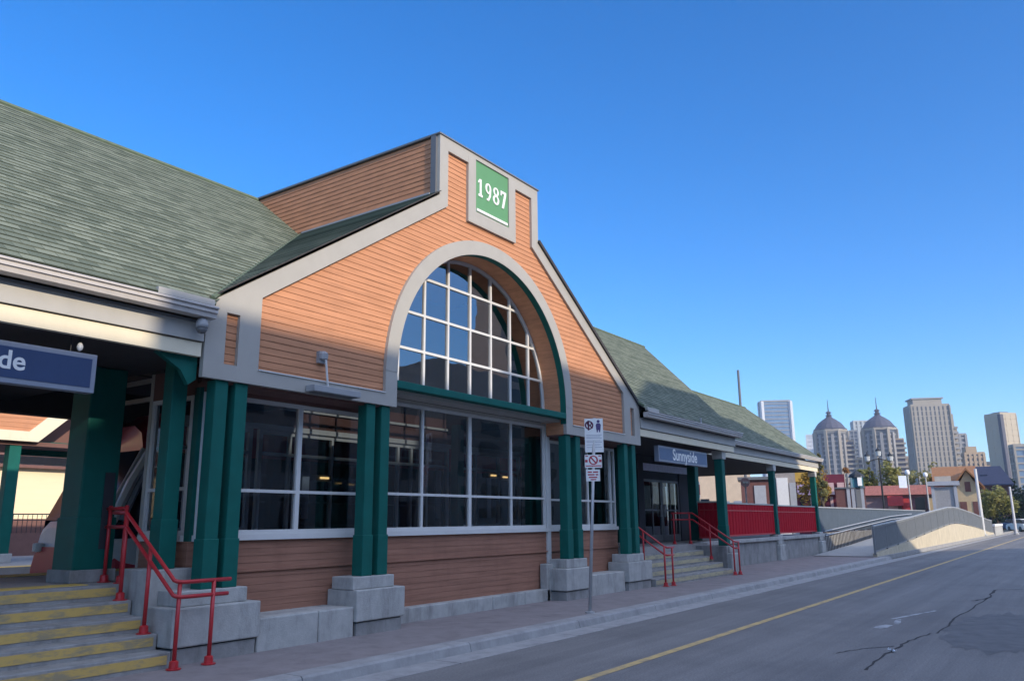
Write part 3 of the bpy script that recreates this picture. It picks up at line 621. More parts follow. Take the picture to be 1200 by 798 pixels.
rail('stair_handrail', 'short red handrail on the left side of the far steps, beside the green column pair',
     [[(xr, 10.5, 1.78), (xr, 10.2, 1.78), (xr, 9.02, .98), (xr+.06, 8.97, .95), (xr+.5, 8.97, .95)], [(xr, 10.5, 1.58), (xr, 10.2, 1.58), (xr, 9.02, .78), (xr+.06, 8.97, .76), (xr+.46, 8.97, .76)]],
     [((xr, 10.2, 1.77), (xr, 10.2, .72)), ((xr, 9.6, 1.38), (xr, 9.6, .36)), ((xr, 9.02, .98), (xr, 9.02, 0)), ((xr+.36, 8.97, .95), (xr+.36, 8.97, 0))])
xr = 24.62
rail('stair_handrail', 'red double handrail on the right side of the far steps, ending by the portal column',
     [[(xr-.6, 10.75, 1.85), (xr, 10.55, 1.85), (xr, 10.3, 1.85), (xr, 9.02, 1.0), (xr+.06, 8.97, .97), (xr+.36, 8.97, .97)], [(xr-.6, 10.75, 1.65), (xr, 10.55, 1.65), (xr, 10.3, 1.65), (xr, 9.02, .80), (xr+.06, 8.97, .78), (xr+.34, 8.97, .78)]],
     [((xr, 10.4, 1.85), (xr, 10.4, .9)), ((xr-.5, 10.72, 1.85), (xr-.5, 10.72, .9)), ((xr, 9.75, 1.48), (xr, 9.75, .45)), ((xr, 9.02, 1.0), (xr, 9.02, 0)), ((xr+.3, 8.97, .97), (xr+.3, 8.97, 0))])

# ================================================================== SIGNS, LAMPS ON THE STATION
M['sign_navy_lit'] = mat('sign_navy_lit', (.10, .15, .25), .5, .06, 4)  # lighter copy of the navy face, lit tone put into the colour
def hang_sign(x0, x1, y, z0, z1, label, tx, size_w, zc, hang, face='navy'):
    S = thing('hanging_sign', ((x0+x1)/2, y, z0), label, 'sign')
    B(x0, y, z0, x1, y+.14, z1).build('sign_box', 'signframe', S, bevel=.008)
    P = [o for o in S.children][0]
    B(x0+.06, y-.006, z0+.06, x1-.06, y+.0, z1-.06).build('sign_face', face, S)
    put_text('lettering', 'Sunnyside', .2, (tx, y-.008, zc), 'white', S, .0035, width=size_w)
    for x in hang: MB().tube([(x, y+.07, z1), (x, y+.07, 3.81)], .008, 6).build('hanger', 'lamp_black', S)
    return S
hang_sign(2.05, 4.84, 9.42, 3.16, 3.62, 'navy hanging sign with white lettering cut by the left edge of the photo', 3.47, 1.15, 3.405, (2.3, 4.55))
hang_sign(20.5, 24.0, 9.45, 3.22, 3.66, 'navy hanging sign, face lightened as if lit, with small white lettering over the far steps', 22.3, 1.75, 3.44, (20.9, 23.6), 'sign_navy_lit')
# small white ball lamp on the hanger of the left sign
LB = thing('pendant_lamp', (4.62, 9.42, 3.66), 'small pale bulb lamp hanging above the navy sign', 'lamp')
MB().lathe((4.62, 9.42, 3.635), [(.008, 0), (.03, .02), (.036, .05), (.026, .085), (.012, .10)], 10).build('bulb', 'white', LB, smooth=True); MB().tube([(4.62, 9.42, 3.735), (4.62, 9.42, 3.81)], .012, 6).build('lamp_stem', 'lamp_black', LB)
# floodlight with the grey box beneath
FL = thing('wall_light', (8.2, 9.2, 3.9), 'grey box light with a knobbed arm on the siding, left of the arch', 'wall light')
MB().prism([(7.86, 3.54), (8.80, 3.54), (8.80, 3.64), (7.86, 3.64)], 'y', 9.04, 9.245).build('light_housing', 'alu', FL, bevel=.01)
B(7.92, 9.06, 3.53, 8.74, 9.23, 3.54).build('lens', 'trim_d', FL)
MB().tube([(8.20, 9.24, 4.10), (8.18, 9.18, 4.05), (8.26, 9.2, 3.64)], .016, 8).build('arm', 'frame', FL)
MB().lathe((8.17, 9.24, 4.06), [(.03, 0), (.075, .02), (.08, .10), (.04, .14)], 10).build('knuckle', 'alu', FL); B(8.1, 9.24, 4.02, 8.26, 9.31, 4.2).build('back_plate', 'alu', FL)
SCm = thing('security_camera', (6.02, 9.1, 4.1), 'grey domed security camera under the left gutter beside the gable', 'camera')
MB().lathe((5.98, 9.10, 4.05), [(.0, 0), (.045, .012), (.07, .05), (.072, .075)], 14).build('dome', 'trim_d', SCm, smooth=True); MB().lathe((5.98, 9.10, 4.125), [(.08, 0), (.085, .05), (.06, .11), (.03, .14)], 14).build('camera_housing', 'alu', SCm, smooth=True)
# --- street sign on a leaning pole
SP = thing('street_sign', (13.45, 7.72, 0), 'grey leaning pole with white parking signs by the kerb', 'street sign')
b0, t0 = Vector((13.45, 7.72, 0)), Vector((13.90, 7.75, 3.62))
MB().tube([b0, t0], .032, 8).build('pole', 'steel', SP, smooth=True); MB().lathe(b0, [(.09, -.01), (.09, .02), (.04, .03)], 10).build('pole_base', 'steel', SP)
def plate(c, w, h, name):
    """plate facing down the street, its centre at c"""
    n = len(SP.children); rz = radians(-62)
    Tm = Matrix.Translation(c) @ Matrix.Rotation(rz, 4, 'Z'); mbp = MB().box(-w/2, -.04, -h/2, w/2, -.034, h/2).xf(Tm)
    return mbp.build(name, 'white', SP), Tm
pc = b0.lerp(t0, .905)
pl, Tm = plate(pc, .36, .66, 'sign_plate')
mt_dark = mat('maroon_ink', (.12, .012, .045), .5, .05); mt_red = mat('red_ink', (.45, .03, .05), .5, .05); mt_grey = mat('grey_ink', (.42, .43, .47), .5, .05); mt_blue = mat('violet_ink', (.08, .05, .16), .5, .05)
def marks(parent, Tm, items, m, name):
    mbm = MB()
    for it in items:
        n0 = len(mbm.v)
        if it[0] == 'ring': ring(mbm, it[1], it[2], it[3], it[3], it[4], -.0375, -.041)
        elif it[0] == 'disc': mbm.prism([(it[1]+it[3]*cos(2*pi*k/16), it[2]+it[3]*sin(2*pi*k/16)) for k in range(16)], 'y', -.0375, -.041)
        else: mbm.prism(it[1], 'y', -.0375, -.041)
        mbm.xf(Tm, n0)
    return mbm.build(name, m, parent)
def R_(x0, z0, x1, z1): return ('poly', [(x0, z0), (x1, z0), (x1, z1), (x0, z1)])
marks(pl, Tm, [('ring', -.09, .20, .085, .03), R_(-.12, .10, -.085, .29), ('ring', -.085, .235, .05, .025), ('poly', [(-.15, .25), (-.03, .13), (-.015, .15), (-.135, .27)])], mt_dark, 'prohibition_symbol')
marks(pl, Tm, [('disc', .09, .27, .03), ('poly', [(.05, .10), (.13, .10), (.14, .20), (.12, .235), (.06, .235), (.04, .20)]), R_(.055, .06, .08, .10), R_(.10, .06, .125, .10)], mt_blue, 'figure_symbol')
marks(pl, Tm, [R_(-.15, z, .15-.03*(i % 2), z+.012) for i, z in enumerate((.0, -.03, -.06, -.11, -.14, -.19, -.24))], mt_grey, 'text_lines')
pc2 = b0.lerp(t0, .765); pl2, Tm2 = plate(pc2, .33, .25, 'sign_plate')
marks(pl2, Tm2, [('ring', 0, .02, .09, .03), ('poly', [(-.07, .08), (.05, -.06), (.07, -.04), (-.05, .10)]), R_(-.16, -.02, -.11, .03), R_(.11, -.02, .16, .03), R_(-.15, .09, -.10, .11), R_(.10, .09, .15, .11), R_(-.15, -.10, .15, -.08)], mt_red, 'prohibition_symbol')
pc3 = b0.lerp(t0, .69); pl3, Tm3 = plate(pc3, .27, .22, 'sign_plate')
marks(pl3, Tm3, [R_(-.1, .05, -.02, .075), R_(.0, .05, .1, .075), R_(-.1, .0, .03, .025), R_(.05, .0, .1, .025), R_(-.08, -.05, .08, -.025), R_(-.05, -.09, .06, -.07)], mt_red, 'text_lines')
# red and white information sign under the right canopy
IS = thing('platform_sign', (27.2, 11.2, .9), 'small red and white sign on a thin post beside the shelter doors', 'sign')
MB().tube([(27.2, 11.2, .9), (27.2, 11.2, 2.4)], .03, 6).build('post', 'steel', IS); B(26.95, 11.16, 2.4, 27.5, 11.19, 2.95).build('sign_plate', 'white', IS); B(26.98, 11.14, 2.5, 27.47, 11.158, 2.85).build('red_field', 'red', IS)

# ================================================================== TRACKS, TRAM, FAR SIDE
struct(B(-30, 14.0, -.25, 60, 25.0, -.05), 'track_bed', 'gravel')
def rails_(y):
    o = MB(); o.box(-30, y-.035, -.05, 60, y+.035, .08); o.box(-30, y+1.4, -.05, 60, y+1.47, .08)
    return tag(o.build('rail_track', 'steel'), ['pair of steel rails beneath the tram', 'pair of steel rails beside the far platform'][y > 18], 'rails')
rails_(15.0); rails_(20.0)
M['tram_red'] = mat('tram_red', (.55, .05, .07), .3, .05); M['tram_white'] = mat('tram_white', (.7, .72, .74), .3, .04); M['tram_glass'] = mat('tram_glass', (.012, .018, .03), .12, .1, spec=.3)
TR = thing('tram', (18, 15.65, .05), 'red and white tram standing at the platform behind the station hall', 'tram')
TY0, TY1 = 14.3, 16.95; TX = .6
def tram_ring(x, ins, zlo, zhi, k=1.0):
    x += TX; y0, y1 = TY0+ins, TY1-ins; c = .22
    return [(x, y0, zlo), (x, y0, zhi-.4), (x, y0+c*.4, zhi-.15), (x, y0+c*1.6, zhi), (x, y1-c*1.6, zhi), (x, y1-c*.4, zhi-.15), (x, y1, zhi-.4), (x, y1, zlo)]
def loft(rings):
    mb = MB(); n = len(rings[0]); i = len(mb.v)
    for r in rings: mb.v += r
    for a in range(len(rings)-1):
        for j in range(n-1): mb.f.append([a*n+j, a*n+j+1, (a+1)*n+j+1, (a+1)*n+j])
    mb.f.append(list(range(n))); mb.f.append([(len(rings)-1)*n+j for j in range(n)][::-1])
    return mb
loft([tram_ring(7.15, .35, .5, 1.6), tram_ring(7.25, .22, .42, 1.72), tram_ring(7.6, .10, .4, 1.74), tram_ring(8.0, .03, .4, 1.75), tram_ring(8.4, 0, .4, 1.75), tram_ring(31, 0, .4, 1.75)]).build('body', 'tram_white', TR, smooth=False)
def band(xb, xt, ins): return [(TX+xb, TY0+ins, 1.4), (TX+xb, TY0+ins, 1.72), (TX+xt, TY0+ins+.04, 3.1), (TX+xt, TY1-ins-.04, 3.1), (TX+xb, TY1-ins, 1.72), (TX+xb, TY1-ins, 1.4)]
loft([band(7.30, 7.92, .24), band(7.55, 8.05, .12), band(8.1, 8.5, .05), band(9.0, 9.1, .015), band(31, 31, .015)]).build('window_band', 'tram_glass', TR)
loft([[(x, y, z) for x, y, z in tram_ring(a, b, c_, d)] for a, b, c_, d in ((7.86, .16, 3.02, 3.50), (8.2, .05, 3.0, 3.74), (8.8, -.012, 3.0, 3.90), (31, -.012, 3.0, 3.90))]).build('roof', 'tram_red', TR, smooth=True)
MB().poly([(TX+7.285, TY0+.30, 1.74), (TX+7.285, TY1-.30, 1.74), (TX+7.87, TY1-.32, 3.02), (TX+7.87, TY0+.32, 3.02)]).build('windscreen', 'tram_glass', TR)
MB().tube([(TX+7.26, TY0+.22, 1.68), (TX+7.58, TY0+.16, 2.4), (TX+7.9, TY0+.18, 3.04)], .055, 6).build('screen_pillar_or_reflection', 'alu', TR)
MB().tube([(TX+7.36, TY0+.08, 1.70), (TX+7.62, TY0+.04, 2.4), (TX+7.98, TY0+.05, 3.06)], .085, 6).build('screen_pillar_or_reflection', 'tram_white', TR)
MB().tube([(TX+7.52, TY0+.04, 1.72), (TX+7.78, TY0+.02, 2.4), (TX+8.12, TY0+.03, 3.06)], .06, 6).build('screen_pillar_or_reflection', 'signframe', TR)  # blue-grey bar stands for the sky's reflection along the glass edge
for k in range(9): B(TX+9.3+2.3*k, TY0-.005, 1.74, TX+9.5+2.3*k, TY0+.03, 3.02).build('window_pillar', 'tram_white', TR)
loft([[(x, y, z) for x, y, z in tram_ring(a, b, .35, d)] for a, b, d in ((7.1, .3, 1.25), (7.5, .06, 1.25), (8.2, -.015, 1.22), (31, -.015, 1.22))]).build('skirt', 'tram_red', TR)
for y in (TY0+.55, TY1-.55): MB().lathe((TX+7.1, y, 1.15), [(.0, 0), (.11, .02), (.11, .16), (0, .18)], 10).build('headlight', 'white', TR)
B(TX+6.98, 15.4, .5, TX+7.35, 15.85, .75).build('coupler', 'lamp_black', TR)
# far platform
struct(B(-30, 25.0, -.25, 60, 33, .5), 'far_platform', 'floor'); struct(B(-30, 25.05, .5, 60, 25.7, .507), 'far_platform_edge_strip', 'tactile')
FS = thing('far_canopy', (11, 29, .5), 'far platform canopy with a sunlit orange gable, seen under the left portal', 'canopy')
yf = 28.0
fg = MB()
def fedge(z): return 12.75+(z-4.35)*1.05
z = 4.62
fb = MB(); boards(fb, None, 4.62, 8.5, lambda z: 4.0, lambda z: fedge(z)-.45, yf+.03, step=.14); fb.build('gable_siding', 'siding', FS)
B(4.0, yf+.06, 4.5, 12.6, yf+.2, 8.6).build('gable_backing', 'groove', FS)
ft = MB(); ft.prism([(4, 4.32), (12.72, 4.32), (12.42, 4.64), (4, 4.64)], 'y', yf-.03, yf+.06); ft.prism([(12.72, 4.32), (16.6, 8.0), (16.2, 8.3), (12.42, 4.64)], 'y', yf-.03, yf+.06)
ft.prism([(8.0, 5.75), (10.4, 5.75), (12.1, 7.3), (11.6, 7.5), (10.2, 6.15), (8.0, 6.15)], 'y', yf-.025, yf+.03); ft.build('gable_trim', 'cream', FS)
B(12.3, yf+1.9, 4.34, 24, yf+2.0, 9.0).build('rear_gable_wall', 'inner_siding', FS)
B(4, yf+.2, 4.2, 22, yf+3.5, 4.34).build('canopy_soffit', 'inner_siding', FS); B(12.6, yf+1.6, 4.0, 22, yf+1.8, 4.5).build('beam', 'green', FS)
for x in (10.9, 12.0): 
    c = B(x, yf+.25, .75, x+.36, yf+.6, 4.25).build('column', 'green', FS, bevel=.015); B(x-.08, yf+.17, .5, x+.44, yf+.68, .78).build('column_base', 'concrete', c, bevel=.02)
c = B(19.2, yf+.25, .75, 19.6, yf+.6, 4.25).build('column', 'green', FS, bevel=.015)
for y, z0, z1, m, nm_ in ((yf+3.2, 3.8, 4.1, 'frame', 'fascia'),): B(4, y, z0, 22, y+.1, z1).build(nm_, m, FS)
# pale building and fence beyond the tracks
struct(B(-40, 33, -.3, 90, 47, .1), 'rear_pavement', 'sidewalk')
WB = thing('warehouse', (25, 50, 0), 'long pale building with cream wall and brown bands, beyond the far platform', 'building')
M['creamwall'] = mat('cream_wall', (.78, .64, .40), .8, .04, 1.2, stretch=(.4, 1, 5)); 
B(-70, 48, 0, 70, 60, 2.0).build('base_wall', 'inner_siding', WB); B(-70, 48.05, 2.0, 70, 60, 4.75).build('wall', 'creamwall', WB); B(-70, 47.6, 4.75, 70, 60, 5.1).build('cornice', 'inner_siding', WB); B(-70, 47.5, 5.1, 70, 60, 5.2).build('trim_band', 'frame', WB); B(-70, 47.7, 5.2, 70, 60, 6.05).build('parapet', 'inner_siding', WB); B(-70, 47.5, 6.05, 70, 60, 6.15).build('trim_band', 'frame', WB)
RF = thing('track_fence', (25, 46, 1.2), 'thin dark railing on a brown wall in front of the cream building', 'fence')
B(5, 46.0, 0, 45, 46.2, 1.25).build('fence_wall', 'inner_siding', RF)
rb = MB()
for k in range(160): rb.box(6+.24*k, 46.08, 1.25, 6.025+.24*k, 46.105, 2.2)
rb.build('railing_bars', 'lamp_black', RF); mb = MB(); mb.box(5, 46.06, 2.2, 45, 46.12, 2.26); mb.box(5, 46.06, 1.9, 45, 46.12, 1.94); mb.build('top_rail', 'lamp_black', RF)

# ================================================================== GROUND, ROAD, PAVEMENT
ZR = -.13
struct(MB().poly([(-2500, -2500, -.19), (3500, -2500, -.19), (3500, 3500, -.19), (-2500, 3500, -.19)]), 'ground', 'earth', loc=(0, 0, -.19))
rd = MB(); xsr = [-60+10*i for i in range(36)]
for a, b in zip(xsr, xsr[1:]): rd.poly([(a, -5, ZR), (b, -5, ZR), (b, 6.86, ZR), (a, 6.86, ZR)])
struct(rd, 'road', 'asphalt', loc=(0, 0, ZR))
gp = MB(); x = -30.4
while x < 130: gp.box(x, 6.86, ZR-.05, x+2.98, 7.30, ZR+.006); x += 3
struct(gp, 'gutter_pan', 'kerb')
kb = MB(); x = -29.6
while x < 38: 
    kb.prism([(7.28, ZR-.05), (7.31, ZR+.01), (7.335, -.025), (7.36, .0), (7.64, .0), (7.64, ZR-.05)], 'x', x, x+2.985); x += 3
struct(kb, 'kerb', 'kerb')
struct(B(-30, 7.645, -.18, 38.5, 10.6, -.004), 'pavement', 'sidewalk')
struct(B(38.5, 7.62, -.18, 130, 7.70, .02), 'ramp_kerb', 'kerb')
struct(B(-60, -22, -.18, 290, -5.2, .0), 'opposite_pavement', 'kerb')
# road markings and wear
yl = MB(); yl.poly([(-30, 4.92, ZR+.004), (200, 4.92, ZR+.004), (200, 5.05, ZR+.004), (-30, 5.05, ZR+.004)]); struct(yl, 'centre_line', 'roadyellow', loc=(0, 0, ZR))
def blob(pts, z): return MB().poly([(x, y, z) for x, y in pts])
wm = MB()
for px, py, L, W, rz in ((1072, 720, 1.9, .07, -.25), (1052, 728, .8, .09, .1), (1035, 734, .55, .16, -.2)):
    r = ray(px, py); c = Vector((0, 0, CH))+r*((ZR-CH)/r.z)
    n0 = len(wm.v); wm.poly([(-L/2, -W/2, ZR+.004), (-L/4, -W*.7, ZR+.004), (L/2, -W/3, ZR+.004), (L/2, W/2, ZR+.004), (-L*.1, W*.6, ZR+.004), (-L/2, W/3, ZR+.004)]); wm.xf(Matrix.Translation((c.x, c.y, 0)) @ Matrix.Rotation(rz, 4, 'Z'), n0)
struct(wm, 'worn_marking', 'roadwhite')
def onroad(px, py): r = ray(px, py); return Vector((0, 0, CH))+r*((ZR-CH)/r.z)
ts = MB()
def crack(pix, w):
    pts = []
    for (a, b) in zip(pix, pix[1:]):
        for t in range(6): pts.append((a[0]+(b[0]-a[0])*t/6, a[1]+(b[1]-a[1])*t/6))
    pts.append(pix[-1]); P = [onroad(*p)+Vector((random.uniform(-.03, .03), random.uniform(-.03, .03), 0)) for p in pts]
    for i in range(len(P)-1):
        d = (P[i+1]-P[i]); d.z = 0
        if d.length < 1e-4: continue
        nrm = Vector((-d.y, d.x, 0)).normalized(); wa, wb = w*random.uniform(.5, 1.2), w*random.uniform(.5, 1.2)
        ts.poly([(*(P[i]-nrm*wa).xy, ZR+.004), (*(P[i+1]-nrm*wb).xy, ZR+.004), (*(P[i+1]+nrm*wb).xy, ZR+.004), (*(P[i]+nrm*wa).xy, ZR+.004)])
crack([(1013, 785), (1040, 766), (1062, 752), (1092, 742)], .02); crack([(1200, 690), (1165, 691), (1158, 701), (1140, 704)], .03); crack([(1158, 701), (1120, 724), (1100, 742)], .018)
crack([(980, 765), (1010, 760), (1050, 757)], .012)
struct(ts, 'tar_seal', 'tar')
pt = MB()
for cx, cy, n_, rr in ((1172, 738, 60, 1.3),):
    c = onroad(cx, cy); pt.poly([(c.x+rr*2.2*cos(2*pi*k/n_)*random.uniform(.8, 1.1), c.y+rr*.6*sin(2*pi*k/n_)*random.uniform(.8, 1.1), ZR+.0035+.0) for k in range(n_)])
struct(pt, 'asphalt_repair', 'patch')
c = onroad(1046, 764)
lt = MB()
for k in range(14):
    a = random.uniform(0, 6.28); r_ = random.uniform(0, .05); p = Vector((c.x+r_*cos(a), c.y+r_*sin(a), ZR+.01+random.uniform(0, .03))); lt.poly([p+Vector([random.uniform(-.05, .05), random.uniform(-.03, .03), random.uniform(-.005, .03)]) for _ in range(3)])
tag(lt.build('litter', mat('pale_paper', (.6, .7, .8), .6, .1)), 'crumpled scrap of pale paper lying on the road crack', 'litter')

# ================================================================== RAMP
RAMP = [(38.4, 0.0), (46, .28), (55, .70), (62, 1.0), (65, 1.05), (68, 1.0), (77, .66), (88, .12), (92, 0)]
def rz_(x):
    for (a, za), (b, zb_) in zip(RAMP, RAMP[1:]):
        if a <= x <= b: return za+(zb_-za)*(x-a)/(b-a)
    return 0
rp = MB()
for (a, za), (b, zb_) in zip(RAMP, RAMP[1:]):
    rp.poly([(a, 7.85, za+.02), (b, 7.85, zb_+.02), (b, 10.4, zb_+.02), (a, 10.4, za+.02)]); rp.poly([(a, 10.4, za+.02), (b, 10.4, zb_+.02), (b, 10.4, -.1), (a, 10.4, -.1)])
struct(rp, 'ramp', mat('ramp_concrete', (.33, .33, .32), .85, .1, 2, stain=.3, stain_c=(.2, .2, .2)))
M['wallcream'] = mat('ramp_wall_concrete', (.50, .44, .32), .85, .12, 2, .2, 30, stain=.45, stain_c=(.24, .2, .15))
RW = thing('ramp_wall', (60, 7.8, 0), 'curved concrete ramp wall with grey metal railing beside the road', 'wall')
cw = MB(); xx = [38.4+1.34*i for i in range(41)]
for a, b in zip(xx, xx[1:]):
    cw.prism([(a, -.15), (b, -.15), (b, rz_(b)+.16), (a, rz_(a)+.16)], 'y', 7.70, 7.86)
cw.build('wall', 'wallcream', RW)
for i in range(20):
    a = 38.4+2.68*i; b = a+2.68; p = MB(); k = 21
    for j in range(k):
        x = a+(b-a)*(j+.5)/k; z0 = rz_(x)+.16; p.box(x-.028, 7.755, z0+.06, x+.028, 7.785, z0+1.06)
    for h in (.06, 1.04):
        p.prism([(a, rz_(a)+.16+h), (b, rz_(b)+.16+h), (b, rz_(b)+.20+h), (a, rz_(a)+.20+h)], 'y', 7.74, 7.80)
    p.build('railing_panel', 'greymetal', RW)
    B(a-.03, 7.73, rz_(a)+.1, a+.03, 7.81, rz_(a)+1.26).build('railing_post', 'greymetal', RW)
tr_ = MB()
for a, b in zip(xx, xx[1:]): tr_.prism([(a, rz_(a)+1.27), (b, rz_(b)+1.27), (b, rz_(b)+1.33), (a, rz_(a)+1.33)], 'y', 7.73, 7.81)
tr_.build('top_rail', 'steel', RW)
# inner guard wall of the ramp up to the platform
IR = thing('ramp_railing', (52, 10.85, 0), 'long grey board railing with tube handrails on the inner side of the ramp', 'railing')
pn = MB(); x = 41.5
while x < 74: pn.box(x, 10.86, 1.0, x+.17, 10.90, 2.16); x += .185
pn.build('guard_panel', mat('shaded_grey_boards', (.085, .11, .14), .8, .12, 2, spec=.1), IR); B(41.4, 10.82, 2.16, 74, 10.94, 2.22).build('top_rail', 'steel', IR)  # boards coloured darker than the other railing to stand for shade
B(41.4, 10.84, -.1, 74, 10.98, .95).build('base_wall', 'concrete_d', IR)
for h in (1.02, .82):
    MB().tube([(41.6, 10.6, h+.02), (48, 10.6, h+.3), (58, 10.6, h+.72), (66, 10.6, h+.9)], .03, 6).build('handrail', 'steel', IR)
pk = MB(); x = 41.6
while x < 64: zb_ = .0+(x-41.6)*.035; pk.box(x, 10.59, max(0, zb_-.02), x+.025, 10.61, zb_+.9); x += .3
pk.build('balusters', 'lamp_black', IR)
LW = thing('low_wall', (92, 7.9, 0), 'short pale block wall at the far end of the ramp', 'wall')
B(92.3, 7.6, -.15, 101, 7.9, .75).build('wall', 'concrete', LW); B(92.2, 7.55, .75, 101.1, 7.95, .95).build('coping', 'white', LW)

# ================================================================== TREES, SHRUBS
def leafmat(name, a, b):
    m, nt, bs = newmat(name); N = nt.nodes; L = nt.links; bs.inputs['Roughness'].default_value = .7; bs.inputs['Specular IOR Level'].default_value = .2
    tc = N.new('ShaderNodeTexCoord'); n_ = N.new('ShaderNodeTexNoise'); n_.inputs['Scale'].default_value = .9; n_.inputs['Detail'].default_value = 6; L.new(tc.outputs['Object'], n_.inputs['Vector'])
    r = N.new('ShaderNodeValToRGB'); r.color_ramp.elements[0].position = .35; r.color_ramp.elements[1].position = .68; r.color_ramp.elements[0].color = (*a, 1); r.color_ramp.elements[1].color = (*b, 1)
    L.new(n_.outputs['Fac'], r.inputs[0]); L.new(r.outputs[0], bs.inputs['Base Color'])
    tl = N.new('ShaderNodeBsdfTranslucent'); L.new(r.outputs[0], tl.inputs[0]); ms = N.new('ShaderNodeMixShader'); ms.inputs[0].default_value = .4; L.new(bs.outputs[0], ms.inputs[1]); L.new(tl.outputs[0], ms.inputs[2]); L.new(ms.outputs[0], N['Material Output'].inputs[0]); return m
M['leaf_g'] = leafmat('leaves_green', (.15, .16, .045), (.40, .37, .13)); M['leaf_y'] = leafmat('leaves_yellow', (.22, .13, .02), (.42, .27, .04)); M['leaf_d'] = leafmat('leaves_dark', (.02, .04, .02), (.05, .075, .03)); M['leaf_o'] = leafmat('leaves_orange', (.16, .07, .02), (.30, .14, .04)); M['leaf_p'] = leafmat('leaves_olive', (.18, .17, .06), (.34, .31, .12))
M['bark'] = mat('bark', (.09, .07, .05), .9, .3, 5)
def crown(mb, c, rx, rz, n, leaf, rnd, shape='oval'):
    nb = max(6, int(n/60)); blobs = []
    for k in range(nb):
        while True:
            p = Vector((rnd.uniform(-1, 1), rnd.uniform(-1, 1), rnd.uniform(-1, 1)))
            if p.length < 1: break
        w = 1 if shape == 'oval' else max(.15, .5-.5*p.z)
        blobs.append((Vector((p.x*rx*.8*w, p.y*rx*.8*w, p.z*rz*.85)), rnd.uniform(.22, .42)*rx*(w if shape != 'oval' else 1)))
    for k in range(n):
        b, r = rnd.choice(blobs); d = Vector((rnd.gauss(0, 1), rnd.gauss(0, 1), rnd.gauss(0, 1))).normalized()*r*rnd.uniform(.5, 1.05)
        q = Vector(c)+b+d; u = Vector((rnd.gauss(0, 1), rnd.gauss(0, 1), rnd.gauss(0, .7))).normalized(); v = u.orthogonal().normalized(); s_ = leaf*rnd.uniform(.6, 1.4)
        mb.poly([q-u*s_*.5, q+v*s_*.32, q+u*s_*.5, q-v*s_*.32])
def tree(px, pytop, pxw, d, label, leaf='leaf_g', n=900, shape='oval', seed=1, base=0, name='tree', trunkfrac=.3, group='trees beyond the ramp'):
    rnd = random.Random(seed); b = at(px, 604, d); t = at(px, pytop, d); H = t.z; rx = pxw/2/CF*d*1.02
    T = thing(name, (b.x, b.y, base), label, 'tree', group)
    zc0 = base+H*trunkfrac; c = (b.x, b.y, (zc0+H)/2); rz = (H-zc0)/2
    tk = MB(); tk.tube([(b.x, b.y, base-.1), (b.x+.1, b.y, base+H*.35), (b.x-.05, b.y+.05, base+H*.8)], max(.09, H*.022), 7, .03)
    for k in range(5):
        a = rnd.uniform(0, 6.28); h0 = base+H*rnd.uniform(.3, .6); tk.tube([(b.x, b.y, h0), (b.x+rx*.6*cos(a), b.y+rx*.6*sin(a), h0+H*.2)], H*.008, 5, .015)
    tk.build('trunk', 'bark', T)
    m = MB(); crown(m, c, rx, rz, n, max(.16, d*.0032), rnd, shape); m.build('crown', leaf, T)
    return T
tree(1024, 533, 30, 88, 'green tree left of the black street lamp', 'leaf_g', 2200, 'cone', 2)
tree(1050, 536, 32, 88, 'green tree just right of the black street lamp', 'leaf_g', 2400, 'oval', 3)
tree(966, 522, 20, 80, 'narrow yellow green tree beside the end of the station roof', 'leaf_p', 1500, 'cone', 4)
tree(955, 543, 38, 86, 'golden autumn tree low behind the last green post', 'leaf_y', 1900, 'oval', 5)
tree(1082, 542, 24, 100, 'sparse olive tree behind the white lamp posts', 'leaf_p', 500, 'oval', 6)
tree(1101, 536, 28, 110, 'thin pale tree in front of the tallest tower', 'leaf_p', 600, 'oval', 7)
tree(1122, 545, 30, 118, 'orange autumn tree above the brown roofed house', 'leaf_o', 1200, 'oval', 8)
tree(1168, 566, 36, 116, 'low round green tree in front of the dark roofed house', 'leaf_g', 1900, 'oval', 9, trunkfrac=.2)
tree(1197, 558, 36, 170, 'dark tree at the right edge of the photo', 'leaf_d', 1600, 'oval', 10, trunkfrac=.1)
tree(1012, 540, 26, 100, 'green tree peeping between the lantern kiosk and the lamp', 'leaf_g', 1400, 'oval', 21)
tree(1066, 545, 22, 104, 'yellow green tree behind the first white lamp post', 'leaf_p', 1100, 'oval', 22)
tree(1093, 552, 24, 112, 'yellow tree behind the round globe lamp', 'leaf_y', 900, 'oval', 23)
tree(1184, 575, 26, 125, 'dark bush sized tree right of the low round green tree', 'leaf_d', 1000, 'oval', 24, trunkfrac=.12)
tree(996, 545, 22, 96, 'small reddish tree between the domed towers and the lantern', 'leaf_o', 700, 'oval', 11)
tree(1142, 572, 22, 108, 'small dark tree beside the house gable', 'leaf_d', 800, 'oval', 12, trunkfrac=.15)
def shrubs(px0, px1, pyt, pyb, d, name, label, leaf, n, seed):
    rnd = random.Random(seed); m = MB()
    for k in range(n):
        px = px0+(px1-px0)*(k+.5)/n; b = at(px, 606, d+rnd.uniform(-2, 2)); h = (pyb-pyt)/CF*d*rnd.uniform(.7, 1.1)
        crown(m, (b.x, b.y, h*.5), h*.55, h*.5, 130, max(.14, d*.0028), rnd)
    return tag(m.build(name, leaf), label, 'shrubs', kind='stuff')
shrubs(1098, 1142, 585, 606, 98, 'shrub_bed', 'tan and yellow shrubs along the foot of the houses', 'leaf_p', 14, 3)
shrubs(1128, 1195, 596, 607, 135, 'hedge', 'dark low hedge at the end of the ramp', 'leaf_d', 16, 4)
shrubs(1176, 1230, 584, 607, 180, 'hedge', 'dark taller hedge at the right edge', 'leaf_d', 10, 5)

